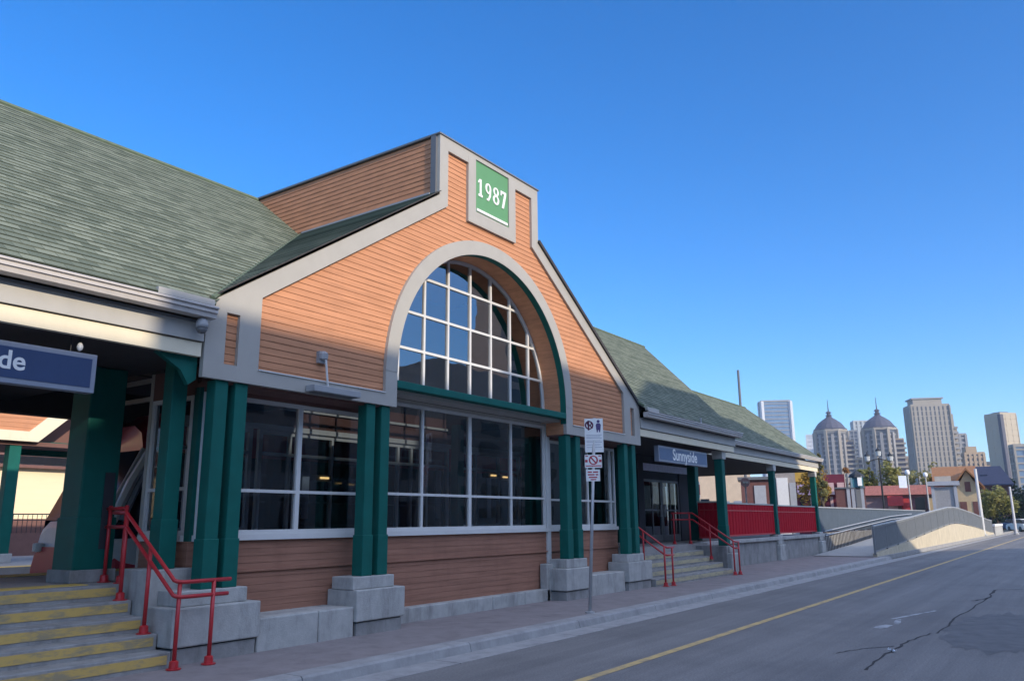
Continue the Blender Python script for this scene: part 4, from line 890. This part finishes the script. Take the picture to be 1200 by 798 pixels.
# ================================================================== STREET LAMPS
LP = thing('street_lamp', at(1037, 604, 62).xy.to_3d(), 'tall black street lamp with clustered lanterns, beyond the ramp', 'street lamp')
b = LP.location; top = at(1037, 531, 62).z
MB().lathe(b, [(.16, 0), (.16, .3), (.09, .4), (.07, 1.2), (.055, top-.3)], 8).build('pole', 'lamp_black', LP)
MB().tube([(b.x-.5, b.y+.65, top-.55), (b.x, b.y, top-.35), (b.x+.5, b.y-.65, top-.55)], .04, 6).build('cross_arm', 'lamp_black', LP)
for dx, dy, dz in ((-.5, .65, -.55), (.5, -.65, -.55), (0, 0, -.2)):
    p = (b.x+dx, b.y+dy, top+dz); l = MB().lathe(p, [(.06, -.02), (.15, .05), (.18, .35), (.16, .37)], 8).build('lantern_glass', mat('frosted_glass', (.5, .52, .5), .4), LP); MB().lathe(p, [(.2, .36), (.16, .46), (.05, .56), (.02, .66)], 8).build('lantern_cap', 'lamp_black', l)
def white_lamp(px, pyt, d, label, banner=False):
    L_ = thing('street_lamp', at(px, 604, d).xy.to_3d(), label, 'street lamp', 'white lamp posts behind the ramp'); b = L_.location; top = at(px, pyt, d).z
    MB().lathe(b, [(.14, 0), (.14, .5), (.075, .6), (.05, top-.5)], 8).build('pole', 'fascia', L_); MB().lathe((b.x, b.y, top-.5), [(.08, 0), (.15, .06), (.19, .2), (.15, .36), (.05, .42)], 10).build('globe', 'white', L_, smooth=True)
    if banner: bm = MB(); bm.obox((b.x-.35, b.y+.35, top-1.5), .65, .03, .95, radians(-52)); bm.build('banner', mat('banner_cloth', (.55, .6, .68), .7), L_)
    return L_
white_lamp(1069, 549, 72, 'white lamp post with a pale banner, first to the right of the green trees', True); white_lamp(1090, 552, 76, 'white lamp post with a round globe, behind the top of the ramp')
def pole(px, pyt, pyb, d, r, label, m='frame', name='utility_pole'):
    b = at(px, 604, d); t = at(px, pyt, d); P = thing(name, (b.x, b.y, 0), label, 'pole')
    MB().tube([(b.x, b.y, 0), (b.x, b.y, t.z)], r, 8, r*.7).build('shaft', m, P); MB().lathe((b.x, b.y, 0), [(r*2, 0), (r*2, .1), (r*1.2, .2)], 8).build('footing', 'concrete', P); return P
pole(1150, 549, 600, 84, .16, 'thick white pole standing in front of the dark roofed house'); pole(1188, 570, 606, 92, .12, 'thin pale pole near the right edge, beyond the low round tree')
pole(877, 433, 500, 62, .13, 'dark thin mast rising behind the station roof', 'trim_d', 'mast')
LN = thing('clock_kiosk', at(1008, 604, 66).xy.to_3d(), 'dark teal lantern topped kiosk behind the grey railing', 'kiosk'); b = LN.location; z1 = at(1008, 571, 66).z; z2 = at(1008, 552, 66).z
MB().obox((b.x, b.y, 0), .35, .35, z1, .4).build('shaft', 'trim_d', LN); MB().obox((b.x, b.y, z1), .75, .75, z2-z1-.45, .4).build('lantern_box', mat('teal_glass', (.05, .16, .2), .25), LN); MB().lathe((b.x, b.y, z2-.45), [(.6, 0), (.5, .2), (.15, .42), (.03, .5)], 8).build('roof_cap', 'lamp_black', LN); MB().obox((b.x-.3, b.y-.25, z1+.1), .3, .3, .7, .4).build('dial', 'white', LN)

# ================================================================== MIDDLE GROUND BUILDINGS
FACE = CA-pi/2-.1    # turn that makes a block face the camera in this part of the view
def block(px0, px1, pyt, pyb, d, depth, name, label, cat, m, base=None, rz=None, roof=None):
    """a building d metres off that spans these photo columns; returns its root, centre, width, height, turn"""
    pm = (px0+px1)/2; c0 = at(pm, 604, d); w = (px1-px0)/CF*d*.97; zt = at(pm, pyt, d).z; zb_ = 0 if base is None else at(pm, base, d).z
    az = math.atan2(c0.y, c0.x); r = az-pi/2 if rz is None else rz
    dirv = Vector((cos(az), sin(az), 0)); c = Vector((c0.x, c0.y, 0))+dirv*depth/2
    T = thing(name, (c.x, c.y, 0), label, cat); MB().obox((c.x, c.y, zb_), w, depth, zt-zb_, r).build('wall', m, T)
    return T, c, w, zt, r
def fbox(T, c, r, depth, u0, u1, z0, z1, out, m, name, th=.1):
    """panel on the front of a block: u along the front, out from it"""
    n0 = MB(); n0.box(u0, -depth/2-out, z0, u1, -depth/2-out+th, z1); n0.xf(Matrix.Translation((c.x, c.y, 0)) @ Matrix.Rotation(r, 4, 'Z')); return n0.build(name, m, T)
def winrow(T, c, r, depth, xs_, z0, z1, w, m='tram_glass', name='window', out=.04):
    for x in xs_:
        o = fbox(T, c, r, depth, x-w/2, x+w/2, z0, z1, out, m, name)
M['brick_pink'] = mat('pale_pink_render', (.62, .42, .40), .8, .1, 2); M['brick_dark'] = mat('dark_brick', (.16, .07, .06), .85, .15, 4); M['beige'+'wall'] = mat('beige_wall', (.45, .40, .33), .8, .08, 2)
M['ochre'] = mat('ochre_roof', (.50, .30, .05), .8, .12, 3); M['awn_purple'] = mat('mauve_awning', (.42, .32, .46), .7, .15, 3); M['awn_red'] = mat('red_awning', (.55, .06, .06), .7, .15, 3); M['maroon'] = mat('maroon_wall', (.13, .01, .03), .7, .15, 3)
M['tanwall'] = mat('tan_wall', (.55, .42, .24), .8, .1, 2); M['brownroof'] = mat('brown_roof', (.30, .14, .06), .85, .2, 3); M['slate'] = mat('slate_roof', (.075, .075, .11), .8, .15, 3); M['greyshed'] = mat('grey_shed', (.40, .41, .43), .6, .1, 3)
T, c, w, zt, r = block(938, 990, 556, 600, 92, 9, 'corner_shop', 'low shop with ochre roof, mauve awnings and maroon front behind the last red fence', 'shop', 'maroon')
fbox(T, c, r, 9, -w/2-.3, -w*.05, zt-.7, zt+.6, .6, 'ochre', 'roof', 1.2); 
for k in range(5): fbox(T, c, r, 9, -w/2+.2+k*w/5, -w/2+(k+.88)*w/5, zt-2.1, zt-.9, .9, 'awn_purple' if k < 3 else 'brick_pink', 'awning', .8)
for k in range(5): fbox(T, c, r, 9, -w/2+.4+k*w/5, -w/2+(k+.7)*w/5, .6, zt-2.3, .05, 'brick_pink' if k % 2 else 'tram_glass', 'shop_window')
T, c, w, zt, r = block(984, 1014, 572, 600, 70, 3, 'storage_shed', 'dark shed with four pale grey doors behind the grey railing', 'shed', 'brick_dark')
for k in range(4): fbox(T, c, r, 3, -w*.12+k*w*.155, -w*.12+(k+.72)*w*.155, .2, zt+.05, .06, 'greyshed', 'shed_door')
fbox(T, c, r, 3, -w/2-.05, w/2+.05, zt-.02, zt+.1, .1, 'trim_d', 'roof', 3.2)
T, c, w, zt, r = block(1013, 1098, 572, 600, 84, 8, 'shop_row', 'dusty pink brown shop row with pink tiled roof edge and red awnings', 'shop', mat('dusty_brick', (.30, .20, .19), .85, .15, 4))
fbox(T, c, r, 8, -w/2-.2, w/2+.2, zt-.6, zt+.25, .5, mat('pink_tiles', (.55, .22, .18), .8, .2, 6), 'roof_edge', 1.2)
for k, mm in enumerate(('brick_pink', 'awn_red', 'tram_glass', 'tanwall')): fbox(T, c, r, 8, -w/2+w*.37+k*w*.155, -w/2+w*(.48+.155*k), .4, zt-.9, .2, mm, 'shop_front')
fbox(T, c, r, 8, -w*.13, w*.05, zt-1.6, zt-.7, 1.0, 'awn_red', 'awning', .9)
T, c, w, zt, r = block(1098, 1122, 570, 604, 80, 2.2, 'stone_pillar', 'pale grey brick pillar with light corner posts at the top of the ramp', 'pillar', mat('grey_brick', (.34, .33, .32), .85, .15, 8))
for u in (-w/2, w/2-.25): fbox(T, c, r, 2.2, u, u+.25, 0, zt+.1, .1, 'greyshed', 'corner_post', .3)
fbox(T, c, r, 2.2, -w/2-.25, w/2+.25, zt+.1, zt+.45, .3, 'greyshed', 'cap', 2.8); fbox(T, c, r, 2.2, -w*.32, w*.32, zt+.45, zt+.9, -.2, 'beigewall', 'upper_cap', 1.6)
def gabled(px0, px1, pye, pyr, d, depth, name, label, wallm, roofm, ridge_along=True, rz=None, extra=0, hip=0):
    T, c, w, zt, r = block(px0, px1, pye, 604, d, depth, name, label, 'house', wallm, rz=rz)
    zr = at((px0+px1)/2, pyr, d+depth/2).z; o = .5; mbr = MB(); n0 = 0
    if ridge_along: mbr.prism([(-depth/2-o, zt-.1), (0, zr), (depth/2+o, zt-.1), (depth/2+o, zt+.1), (0, zr+.25), (-depth/2-o, zt+.1)], 'x', -w/2-o, w/2+o); gm = MB().prism([(-depth/2, zt), (0, zr-.05), (depth/2, zt)], 'x', -w/2+.03, w/2-.03)
    else: mbr.prism([(-w/2-o, zt-.1), (0, zr), (w/2+o, zt-.1), (w/2+o, zt+.1), (0, zr+.25), (-w/2-o, zt+.1)], 'y', -depth/2-o, depth/2+o); gm = MB().prism([(-w/2, zt), (0, zr-.05), (w/2, zt)], 'y', -depth/2+.03, depth/2-.03)
    if hip: mbr.v = [(x*(hip if z > zr-.2 else 1), y, z) for x, y, z in mbr.v]; gm.v = [(x*(hip*.95 if z > zr-.2 else 1), y, z) for x, y, z in gm.v]
    Tm = Matrix.Translation((c.x, c.y, 0)) @ Matrix.Rotation(r, 4, 'Z'); mbr.xf(Tm).build('roof', roofm, T); gm.xf(Tm).build('gable', wallm, T)
    return T, c, w, zt, r
T, c, w, zt, r = gabled(1108, 1140, 564, 549, 100, 7, 'house', 'tan house with a brown roof left of the thick white pole', 'tanwall', 'brownroof'); winrow(T, c, r, 7, [-w*.3, 0, w*.3], 1.0, 2.9, w*.2, 'brick_dark')
fbox(T, c, r, 7, -w*.5, w*.1, 3.3, 3.7, 1.6, 'brownroof', 'porch_roof', 1.7)
T, c, w, zt, r = gabled(1128, 1149, 572, 552, 96, 5, 'house', 'narrow tan gable with posts, right beside the brown roofed house', 'tanwall', 'brownroof', False); winrow(T, c, r, 5, [-w*.28, w*.28], .8, 3.2, w*.3, 'brick_dark'); winrow(T, c, r, 5, [0], 4.2, 5.2, w*.25, 'brick_dark', 'attic_window')
T, c, w, zt, r = gabled(1140, 1182, 568, 548, 150, 8, 'house', 'house with a big dark slate roof and a small dormer', 'brick_dark', 'slate', hip=.6)
winrow(T, c, r, 8, [-w*.3, -w*.05, w*.2], 1.2, 3.0, w*.13); fbox(T, c, r, 8, -w*.12, w*.05, zt+.7, zt+1.7, -1.6, 'slate', 'dormer', 1.5); fbox(T, c, r, 8, -w*.10, w*.03, zt+.85, zt+1.5, -1.55, 'tram_glass', 'dormer_window', .06)
# things seen beneath the right canopy
T, c, w, zt, r = block(800, 880, 549, 600, 74, 6, 'low_building', 'pale building with teal windows seen under the right canopy', 'building', mat('pale_wall', (.60, .47, .34), .8, .08, 2)); winrow(T, c, r, 6, [w*.12, w*.32], 1.6, 3.2, w*.14, 'signframe'); fbox(T, c, r, 6, -w/2, w/2, zt-.1, zt+.2, .2, 'trim_d', 'roof', 6.4); winrow(T, c, r, 6, [-w*.35, -w*.15], 1.2, 3.4, w*.12)
T, c, w, zt, r = block(907, 934, 550, 600, 52, 2.5, 'utility_block', 'grey brick block with white panels behind the red fence', 'utility block', mat('grey_block', (.33, .30, .28), .85, .15, 6)); fbox(T, c, r, 2.5, -w*.25, w*.2, .5, zt-.5, .08, 'white', 'panel'); fbox(T, c, r, 2.5, w*.25, w*.5, .4, zt-.8, .06, 'greyshed', 'panel')
T, c, w, zt, r = block(872, 908, 562, 600, 60, 3, 'kiosk', 'small brown kiosk with a grey door behind the red fence', 'kiosk', 'brick_dark'); fbox(T, c, r, 3, -w*.1, w*.25, .4, zt-.4, .06, 'greyshed', 'door'); fbox(T, c, r, 3, -w/2-.2, w/2+.2, zt, zt+.2, .2, 'trim_d', 'roof', 3.4)
RS = thing('round_sign', at(876, 604, 44).xy.to_3d(), 'round red and white sign on a post seen over the red fence', 'sign'); b = RS.location; zc_ = at(876, 565, 44).z
MB().tube([b, (b.x, b.y, zc_)], .04, 6).build('post', 'steel', RS)
dsc = MB().prism([(.24*cos(2*pi*k/16), .24*sin(2*pi*k/16)) for k in range(16)], 'y', -.02, .02).xf(Matrix.Translation((b.x, b.y, zc_)) @ Matrix.Rotation(-.95, 4, 'Z')).build('disc', 'brick_pink', RS); MB().box(-.15, -.03, -.05, .15, -.021, .05).xf(Matrix.Translation((b.x, b.y, zc_)) @ Matrix.Rotation(-.95, 4, 'Z')).build('bar', 'white', dsc)

# ================================================================== TOWERS
M['t_glass'] = mat('tower_glass', (.085, .095, .11), .3, .25, .15, spec=.4); M['t_beige'] = mat('tower_beige', (.31, .275, .225), .8, .06, .2); M['t_sand'] = mat('tower_sand', (.44, .37, .27), .8, .06, .2); M['t_warm'] = mat('tower_warm', (.38, .28, .18), .8, .06, .2); M['t_white'] = mat('tower_white', (.6, .61, .62), .7, .04, .2); M['t_grey'] = mat('tower_grey', (.26, .255, .25), .8, .06, .2); M['t_blue'] = mat('tower_blue_glass', (.13, .20, .30), .15, .2, .1, spec=.6); M['t_dome'] = mat('dome_slate', (.05, .05, .075), .6, .1, .3); M['t_pale'] = mat('tower_pale', (.42, .44, .43), .8, .05, .2)
def tower(px, pyt, a, bb, rz, d, label, slab, glass='t_glass', fl=3.3, piers=(5, 5), slab_h=.9, pier_w=1.2, out=.45, name='tower', balc=None, crown_='flat', pier_m=None, z_from=8):
    c0 = at(px, pyt, d); zt = c0.z; T = thing(name, (c0.x, c0.y, 0), label, 'tower'); Tm = Matrix.Translation((c0.x, c0.y, 0)) @ Matrix.Rotation(rz, 4, 'Z')
    MB().box(-a/2, -bb/2, 0, a/2, bb/2, zt).xf(Tm).build('glazing', glass, T)
    z = 0; k = 0
    while z < zt-1:
        if z > z_from: MB().box(-a/2-out, -bb/2-out, z, a/2+out, bb/2+out, z+slab_h).xf(Tm).build('floor_band', slab, T)
        z += fl
    for i in range(piers[0]):
        x = -a/2+a*i/(piers[0]-1) if piers[0] > 1 else 0
        for s in (-1,): MB().box(x-pier_w/2, s*bb/2-out*1.6, 0, x+pier_w/2, s*bb/2+out*1.2, zt+.6).xf(Tm).build('pier', pier_m or slab, T)
    for i in range(piers[1]):
        y = -bb/2+bb*i/(piers[1]-1) if piers[1] > 1 else 0
        for s in (-1, 1): MB().box(s*a/2-out*1.5, y-pier_w/2, 0, s*a/2+out*1.5, y+pier_w/2, zt+.6).xf(Tm).build('pier', pier_m or slab, T)
    MB().box(-a/2-out*1.2, -bb/2-out*1.2, zt, a/2+out*1.2, bb/2+out*1.2, zt+1.5).xf(Tm).build('roof', slab, T)
    if balc:
        side, n0, n1, dep = balc; z = z_from
        while z < zt-3:
            MB().box(a/2+out, n0, z, a/2+out+dep, n1, z+1.2).xf(Tm).build('balcony', slab, T); z += fl
    return T, Tm, zt
def W(px, d): return px/CF*d
VA = lambda px: math.atan2(at(px, 604, 1).y, at(px, 604, 1).x)-pi/2
# white slab office, far left
d = 760; T, Tm, zt = tower(907, 472, W(31, d), W(16, d), VA(907)+.22, d, 'white office tower with grey window bands just above the station roof', 't_grey', 't_blue', 3.4, (2, 2), .7, 3.6, pier_m='t_white')
d = 900; tower(951, 511, W(11, d), W(6, d), VA(951), d, 'slim white block low beside the end of the station roof', 't_white', 't_white', 4, (2, 2), .5, 1.5)
# the two domed towers
def ngon(r, n=8, off=pi/8, cx=0, cy=0): return [(cx+r*cos(off+2*pi*k/n), cy+r*sin(off+2*pi*k/n)) for k in range(n)]
def domed(px, pyt, d, label, seed):
    c0 = at(px-4, pyt, d); zt = c0.z; T = thing('domed_tower', (c0.x, c0.y, 0), label, 'tower'); Tm = Matrix.Translation((c0.x, c0.y, 0)) @ Matrix.Rotation(VA(px)+.1, 4, 'Z')
    k = W(17.5, d)
    MB().prism(ngon(k*.97), 'z', 0, zt).xf(Tm).build('glazing', 't_glass', T)
    z = 6
    while z < zt-1: MB().prism(ngon(k), 'z', z, z+1.1).xf(Tm).build('floor_band', 't_grey', T); z += 3.2
    for q in range(16):
        a = pi/8+2*pi*q/16; rr = k*1.005 if q % 2 == 0 else k*.93
        MB().obox((rr*cos(a), rr*sin(a), 0), 1.9, 1.9, zt+(.5 if q % 2 == 0 else -2), a).xf(Tm).build('pier', 't_beige' if q % 2 == 0 else 't_grey', T)
    MB().prism(ngon(k*1.05), 'z', zt, zt+1.6).xf(Tm).build('cornice', 't_beige', T)
    # lower wing with balconies on the sunny side
    for u0, u1, hz_, m in ((.55, 1.25, .90, 't_warm'), (1.25, 1.62, .70, 't_warm')):
        MB().box(k*u0, -k*.55, 0, k*u1, k*.6, zt*hz_).xf(Tm).build('wing', m, T); z = 6
        while z < zt*hz_-2:
            MB().box(k*u0+1.5, -k*.55-1.3, z, k*u1+.9, -k*.55, z+1.2).xf(Tm).build('balcony', 't_beige', T)
            MB().box(k*u0+1.5, -k*.55-.3, z+1.2, k*u1-.6, -k*.55+.1, z+3.2).xf(Tm).build('balcony_window', 't_dome', T); z += 3.2
    b = Tm @ Vector((0, 0, zt+1.4)); k = W(16.5, d)
    MB().lathe(b, [(k*1.04, .0), (k*1.06, .8), (k*.98, 1.2), (k*.9, W(4, d)), (k*.72, W(8.0, d)), (k*.45, W(11.5, d)), (k*.22, W(14, d)), (k*.13, W(16, d))], 16).build('dome', 't_dome', T)
    MB().lathe(b+Vector((0, 0, W(16, d))), [(k*.2, 0), (k*.22, W(.8, d)), (k*.12, W(1.2, d)), (k*.12, W(3.0, d)), (k*.2, W(3.3, d)), (k*.14, W(4.5, d)), (k*.04, W(5.5, d))], 10).build('cupola', 't_dome', T)
    MB().tube([b+Vector((0, 0, W(21, d))), b+Vector((0, 0, W(34, d)))], .45, 6, .15).build('spire', 't_dome', T)
domed(977, 507, 620, 'left of the two domed towers, its foot behind the golden tree', 1); domed(1034, 505, 620, 'right of the two domed towers, behind the black street lamp', 2)
d = 900; tower(1009, 495, W(18, d), W(14, d), VA(1009)+.2, d, 'pale concrete tower between the two domed towers', 't_pale', 't_grey', 3.6, (5, 3), 1.0, 2.2)
d = 880; tower(1000, 506, W(8, d), W(8, d), VA(1000), d, 'dark narrow tower tucked behind the left domed tower', 't_grey', 't_glass', 3.6, (3, 3), .9, 1.0)
# tallest beige tower
d = 560; T, Tm, zt = tower(1085, 478, W(37, d), W(24, d), VA(1085)+.30, d, 'tallest beige tower with strong vertical piers and a flat crown', 't_beige', 't_glass', 3.1, (10, 6), .55, 1.5, out=.1, balc=('r', -W(8, d), W(8, d), 1.3))
for i, hh_ in enumerate((.93, .82)): MB().box(W(18.5+4*i, d), -W(8-2*i, d), 0, W(22.5+3*i, d), W(9, d), zt*hh_).xf(Tm).build('wing', 't_beige', T)
z = 8
while z < zt*.8: MB().box(W(18.8, d), -W(8, d)-1.2, z, W(25, d), -W(6, d), z+1.1).xf(Tm).build('balcony', 't_grey', T); z += 3.1
MB().box(-W(15, d), -W(9, d), zt+1.2, W(13, d), W(9, d), zt+W(8, d)).xf(Tm).build('crown_storey', 't_beige', T); MB().box(-W(16.5, d), -W(10, d), zt+W(8, d), W(14.5, d), W(10, d), zt+W(9.5, d)).xf(Tm).build('crown_slab', 't_grey', T)
d = 640; tower(1118, 511, W(17, d), W(12, d), VA(1118)+.35, d, 'plain grey beige tower right of the tallest tower', 't_grey', 't_glass', 3.2, (4, 4), 1.2, 1.6)
d = 600; T, Tm, zt = tower(1139, 533, W(17, d), W(14, d), VA(1139)+.3, d, 'stepped warm brown apartment block in the dip of the skyline', 't_warm', 't_glass', 3.2, (5, 4), 1.3, 1.5)
MB().box(-W(7, d), -W(6, d), zt, W(3, d), W(6, d), zt+W(8, d)).xf(Tm).build('upper_storeys', 't_warm', T); MB().box(W(8, d), -W(6, d), 0, W(18, d), W(6, d), zt*.84).xf(Tm).build('wing', 't_warm', T)
for k in range(4): MB().box(W(8, d)-.3, -W(6, d)-.5, 10+k*8, W(18, d)+.5, W(6, d)+.3, 12+k*8).xf(Tm).build('floor_band', 't_glass', T)
d = 520; T, Tm, zt = tower(1172, 488, W(19, d), W(19, d), VA(1172)+.78, d, 'tall beige slab tower with a corner balcony stack, near the right edge', 't_sand', 't_sand', 3.0, (4, 4), 2.3, .7, out=.12, balc=('r', W(-2, d), W(9, d), 1.6))
MB().box(-W(9.5, d)-.5, -W(9.5, d)-.5, 0, -W(9.5, d)+1.5, -W(9.5, d)+1.5, zt+.5).xf(Tm).build('dark_slot', 't_dome', T)
MB().box(-W(8, d), -W(8, d), zt+1.3, W(2, d), W(2, d), zt+W(3.5, d)).xf(Tm).build('plant_room', 't_dome', T)
d = 480; tower(1199, 524, W(20, d), W(12, d), VA(1199)+.3, d, 'blue glass block cut by the right edge of the photo', 't_beige', 't_blue', 3.4, (3, 3), .8, .8)

# ================================================================== PARKED CAR at the end of the street
def car(px, d, rz, label, bodym):
    b = at(px, 604, d); T = thing('parked_car', (b.x, b.y, -.13), label, 'car'); Tm = Matrix.Translation((b.x, b.y, -.13)) @ Matrix.Rotation(rz, 4, 'Z')
    side = [(-2.2, .3), (-2.25, .75), (-2.1, .92), (-1.2, 1.0), (1.0, 1.0), (1.9, .9), (2.2, .75), (2.25, .35), (2.0, .25), (-2.0, .25)]
    MB().prism(side, 'y', -.88, .88).xf(Tm).build('body', bodym, T, bevel=.05)
    MB().prism([(-1.9, .98), (-1.45, 1.42), (.2, 1.46), (.95, 1.0)], 'y', -.76, .76).xf(Tm).build('cabin', 'tram_glass', T, bevel=.04)
    MB().prism([(-1.4, 1.43), (.15, 1.47), (.15, 1.52), (-1.35, 1.49)], 'y', -.72, .72).xf(Tm).build('roof', bodym, T)
    for x in (-1.35, 1.4):
        for y in (-.82, .82):
            wmb = MB().lathe((0, 0, -.1), [(.2, 0), (.33, .01), (.33, .19), (.2, .2)], 14).xf(Tm @ Matrix.Translation((x, y, .33)) @ Matrix.Rotation(pi/2, 4, 'X')); wmb.build('wheel', 'lamp_black', T)
    for y in (-.6, .6): MB().box(2.2, y-.18, .62, 2.27, y+.18, .78).xf(Tm).build('headlight', 'white', T)
    return T
car(1196, 118, .5, 'white parked car at the far end of the street', 'white'); car(1186, 130, .5, 'dark blue parked car behind the white one at the far end', 'navy')

# ================================================================== ACROSS THE STREET (behind the camera: its shade falls on the station)
OB = thing('opposite_building', (0, -28, 0), 'flat brown brick block across the street, its shade falling on the station', 'building')
M['brick_mid'] = mat('brown_brick', (.36, .27, .22), .85, .12, 2)
B(-20, -34, 0, -.1, -22, 16.6).build('wall', 'brick_mid', OB); B(-.1, -34, 0, 8, -22, 17.3).build('wall', 'brick_mid', OB); B(8, -34, 0, 14, -22, 17.9).build('wall', 'brick_mid', OB)
for zf in (1.2, 4.8, 8.4, 12.0):
    for k in range(9): B(-17.6+3.4*k, -22.0, zf, -15.9+3.4*k, -21.95, zf+2.0).build('window', 'tram_glass', OB)
OG = thing('opposite_building', (30, -28, 0), 'gabled brown brick block across the street, right of the flat one', 'building')
MB().prism([(14.02, 0), (14.02, 17.9), (17.3, 19.5), (28, 19.9), (32.5, 17.2), (32.5, 0)], 'y', -34, -22).build('wall', 'brick_mid', OG)
MB().prism([(32.52, 0), (32.52, 17.0), (39.6, 13.1), (46, 11.5), (52, 10.2), (52, 0)], 'y', -34, -22).build('annex', 'brick_mid', OG)
for zf in (1.2, 4.8, 8.4):
    for k in range(9): B(16+3.6*k, -22.0, zf, 17.8+3.6*k, -21.95, zf+2.0).build('window', 'tram_glass', OG)
OT = thing('apartment_block', (135, -70, 0), 'tall brown apartment block further down the street behind the camera', 'building')
MB().prism([(76, 0), (76, 20), (84, 24), (92, 26), (112, 26), (112, 44), (175, 44), (175, 0)], 'y', -68, -60).build('wall', 'brick_mid', OT)
for zf in range(12):
    for k in range(11):
        if zf < 6 or k > 3: B(79+8.6*k, -60.0, 2+3.4*zf, 84+8.6*k, -59.9, 4+3.4*zf).build('window', 'tram_glass', OT)

# ================================================================== AIR
hm = bpy.data.materials.new('haze'); hm.use_nodes = True; hn = hm.node_tree; hn.nodes.remove(hn.nodes['Principled BSDF']); pv = hn.nodes.new('ShaderNodeVolumePrincipled')
pv.inputs['Color'].default_value = (.86, .91, 1, 1); pv.inputs['Density'].default_value = .00028; pv.inputs['Anisotropy'].default_value = .2; hn.links.new(pv.outputs[0], hn.nodes['Material Output'].inputs['Volume'])
tag(B(-2600, -2600, -1.2, 3600, 3600, 175).build('haze', hm, loc=(0, 0, -1.2)), kind='stuff', label='thin pale haze in the air', cat='haze')

# ================================================================== LIGHT, SKY, CAMERA
SUN_A, SUN_E = radians(-10), radians(22)          # azimuth from -y towards +x, height
sdir = Vector((sin(SUN_A)*cos(SUN_E), -cos(SUN_A)*cos(SUN_E), sin(SUN_E)))
w = bpy.data.worlds.new('World'); SC.world = w; w.use_nodes = True; nt = w.node_tree
sk = nt.nodes.new('ShaderNodeTexSky'); sk.sky_type = 'NISHITA'; sk.sun_disc = False; sk.sun_elevation = SUN_E; sk.sun_rotation = math.atan2(sdir.x, sdir.y)
sk.air_density = 1.0; sk.dust_density = .4; sk.ozone_density = 2.5; sk.altitude = 1000
bg = nt.nodes['Background']; bg.inputs[1].default_value = .15; hs = nt.nodes.new('ShaderNodeHueSaturation'); hs.inputs['Saturation'].default_value = 1.37; nt.links.new(sk.outputs[0], hs.inputs['Color']); tn = nt.nodes.new('ShaderNodeMix'); tn.data_type = 'RGBA'; tn.blend_type = 'MULTIPLY'; tn.inputs[0].default_value = 1; tn.inputs[7].default_value = (.76, .88, 1.06, 1); nt.links.new(hs.outputs[0], tn.inputs[6]); 
# added bright veil, out of view above and behind the camera, to lift shade
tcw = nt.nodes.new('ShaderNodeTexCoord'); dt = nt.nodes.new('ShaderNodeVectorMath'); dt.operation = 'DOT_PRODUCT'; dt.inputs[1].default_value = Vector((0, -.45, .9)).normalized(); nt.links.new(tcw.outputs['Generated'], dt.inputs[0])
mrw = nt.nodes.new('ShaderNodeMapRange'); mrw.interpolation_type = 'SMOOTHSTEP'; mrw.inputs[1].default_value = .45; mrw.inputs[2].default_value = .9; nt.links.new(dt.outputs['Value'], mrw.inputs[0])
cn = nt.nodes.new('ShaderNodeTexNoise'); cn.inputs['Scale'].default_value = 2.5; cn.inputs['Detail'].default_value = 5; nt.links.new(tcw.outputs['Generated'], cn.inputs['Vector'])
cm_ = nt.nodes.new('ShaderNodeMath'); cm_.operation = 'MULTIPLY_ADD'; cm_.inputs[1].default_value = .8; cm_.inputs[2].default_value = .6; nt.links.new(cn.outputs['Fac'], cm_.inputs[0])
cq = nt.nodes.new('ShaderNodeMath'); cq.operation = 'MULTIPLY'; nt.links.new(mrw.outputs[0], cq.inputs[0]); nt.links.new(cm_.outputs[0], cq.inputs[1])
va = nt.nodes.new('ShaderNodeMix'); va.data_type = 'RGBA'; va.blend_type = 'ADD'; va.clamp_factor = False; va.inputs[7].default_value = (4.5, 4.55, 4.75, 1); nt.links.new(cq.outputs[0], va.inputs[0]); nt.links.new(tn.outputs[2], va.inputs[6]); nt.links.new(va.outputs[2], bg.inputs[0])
ld = bpy.data.lights.new('sun', 'SUN'); ld.energy = 2.9; ld.angle = radians(.5); ld.color = (1, .86, .68); lo = bpy.data.objects.new('sun', ld); COL.objects.link(lo)
lo.rotation_euler = (-sdir).to_track_quat('-Z', 'Y').to_euler(); lo.location = sdir*60
cd = bpy.data.cameras.new('camera'); co = bpy.data.objects.new('camera', cd); COL.objects.link(co); SC.camera = co
cd.sensor_width = 36; cd.lens = CF/1200*36; cd.clip_start = .1; cd.clip_end = 6000
mtx = Matrix((Rv, Uv, -Fv)).transposed().to_4x4(); mtx.translation = Vector((0, 0, CH)); co.matrix_world = mtx
vs = SC.view_settings; vs.view_transform = 'Standard'; vs.look = 'None'; vs.gamma = 1; vs.exposure = .75; vs.use_curve_mapping = False
SC.cycles.max_bounces = 8; SC.cycles.transparent_max_bounces = 16; SC.cycles.use_denoising = True
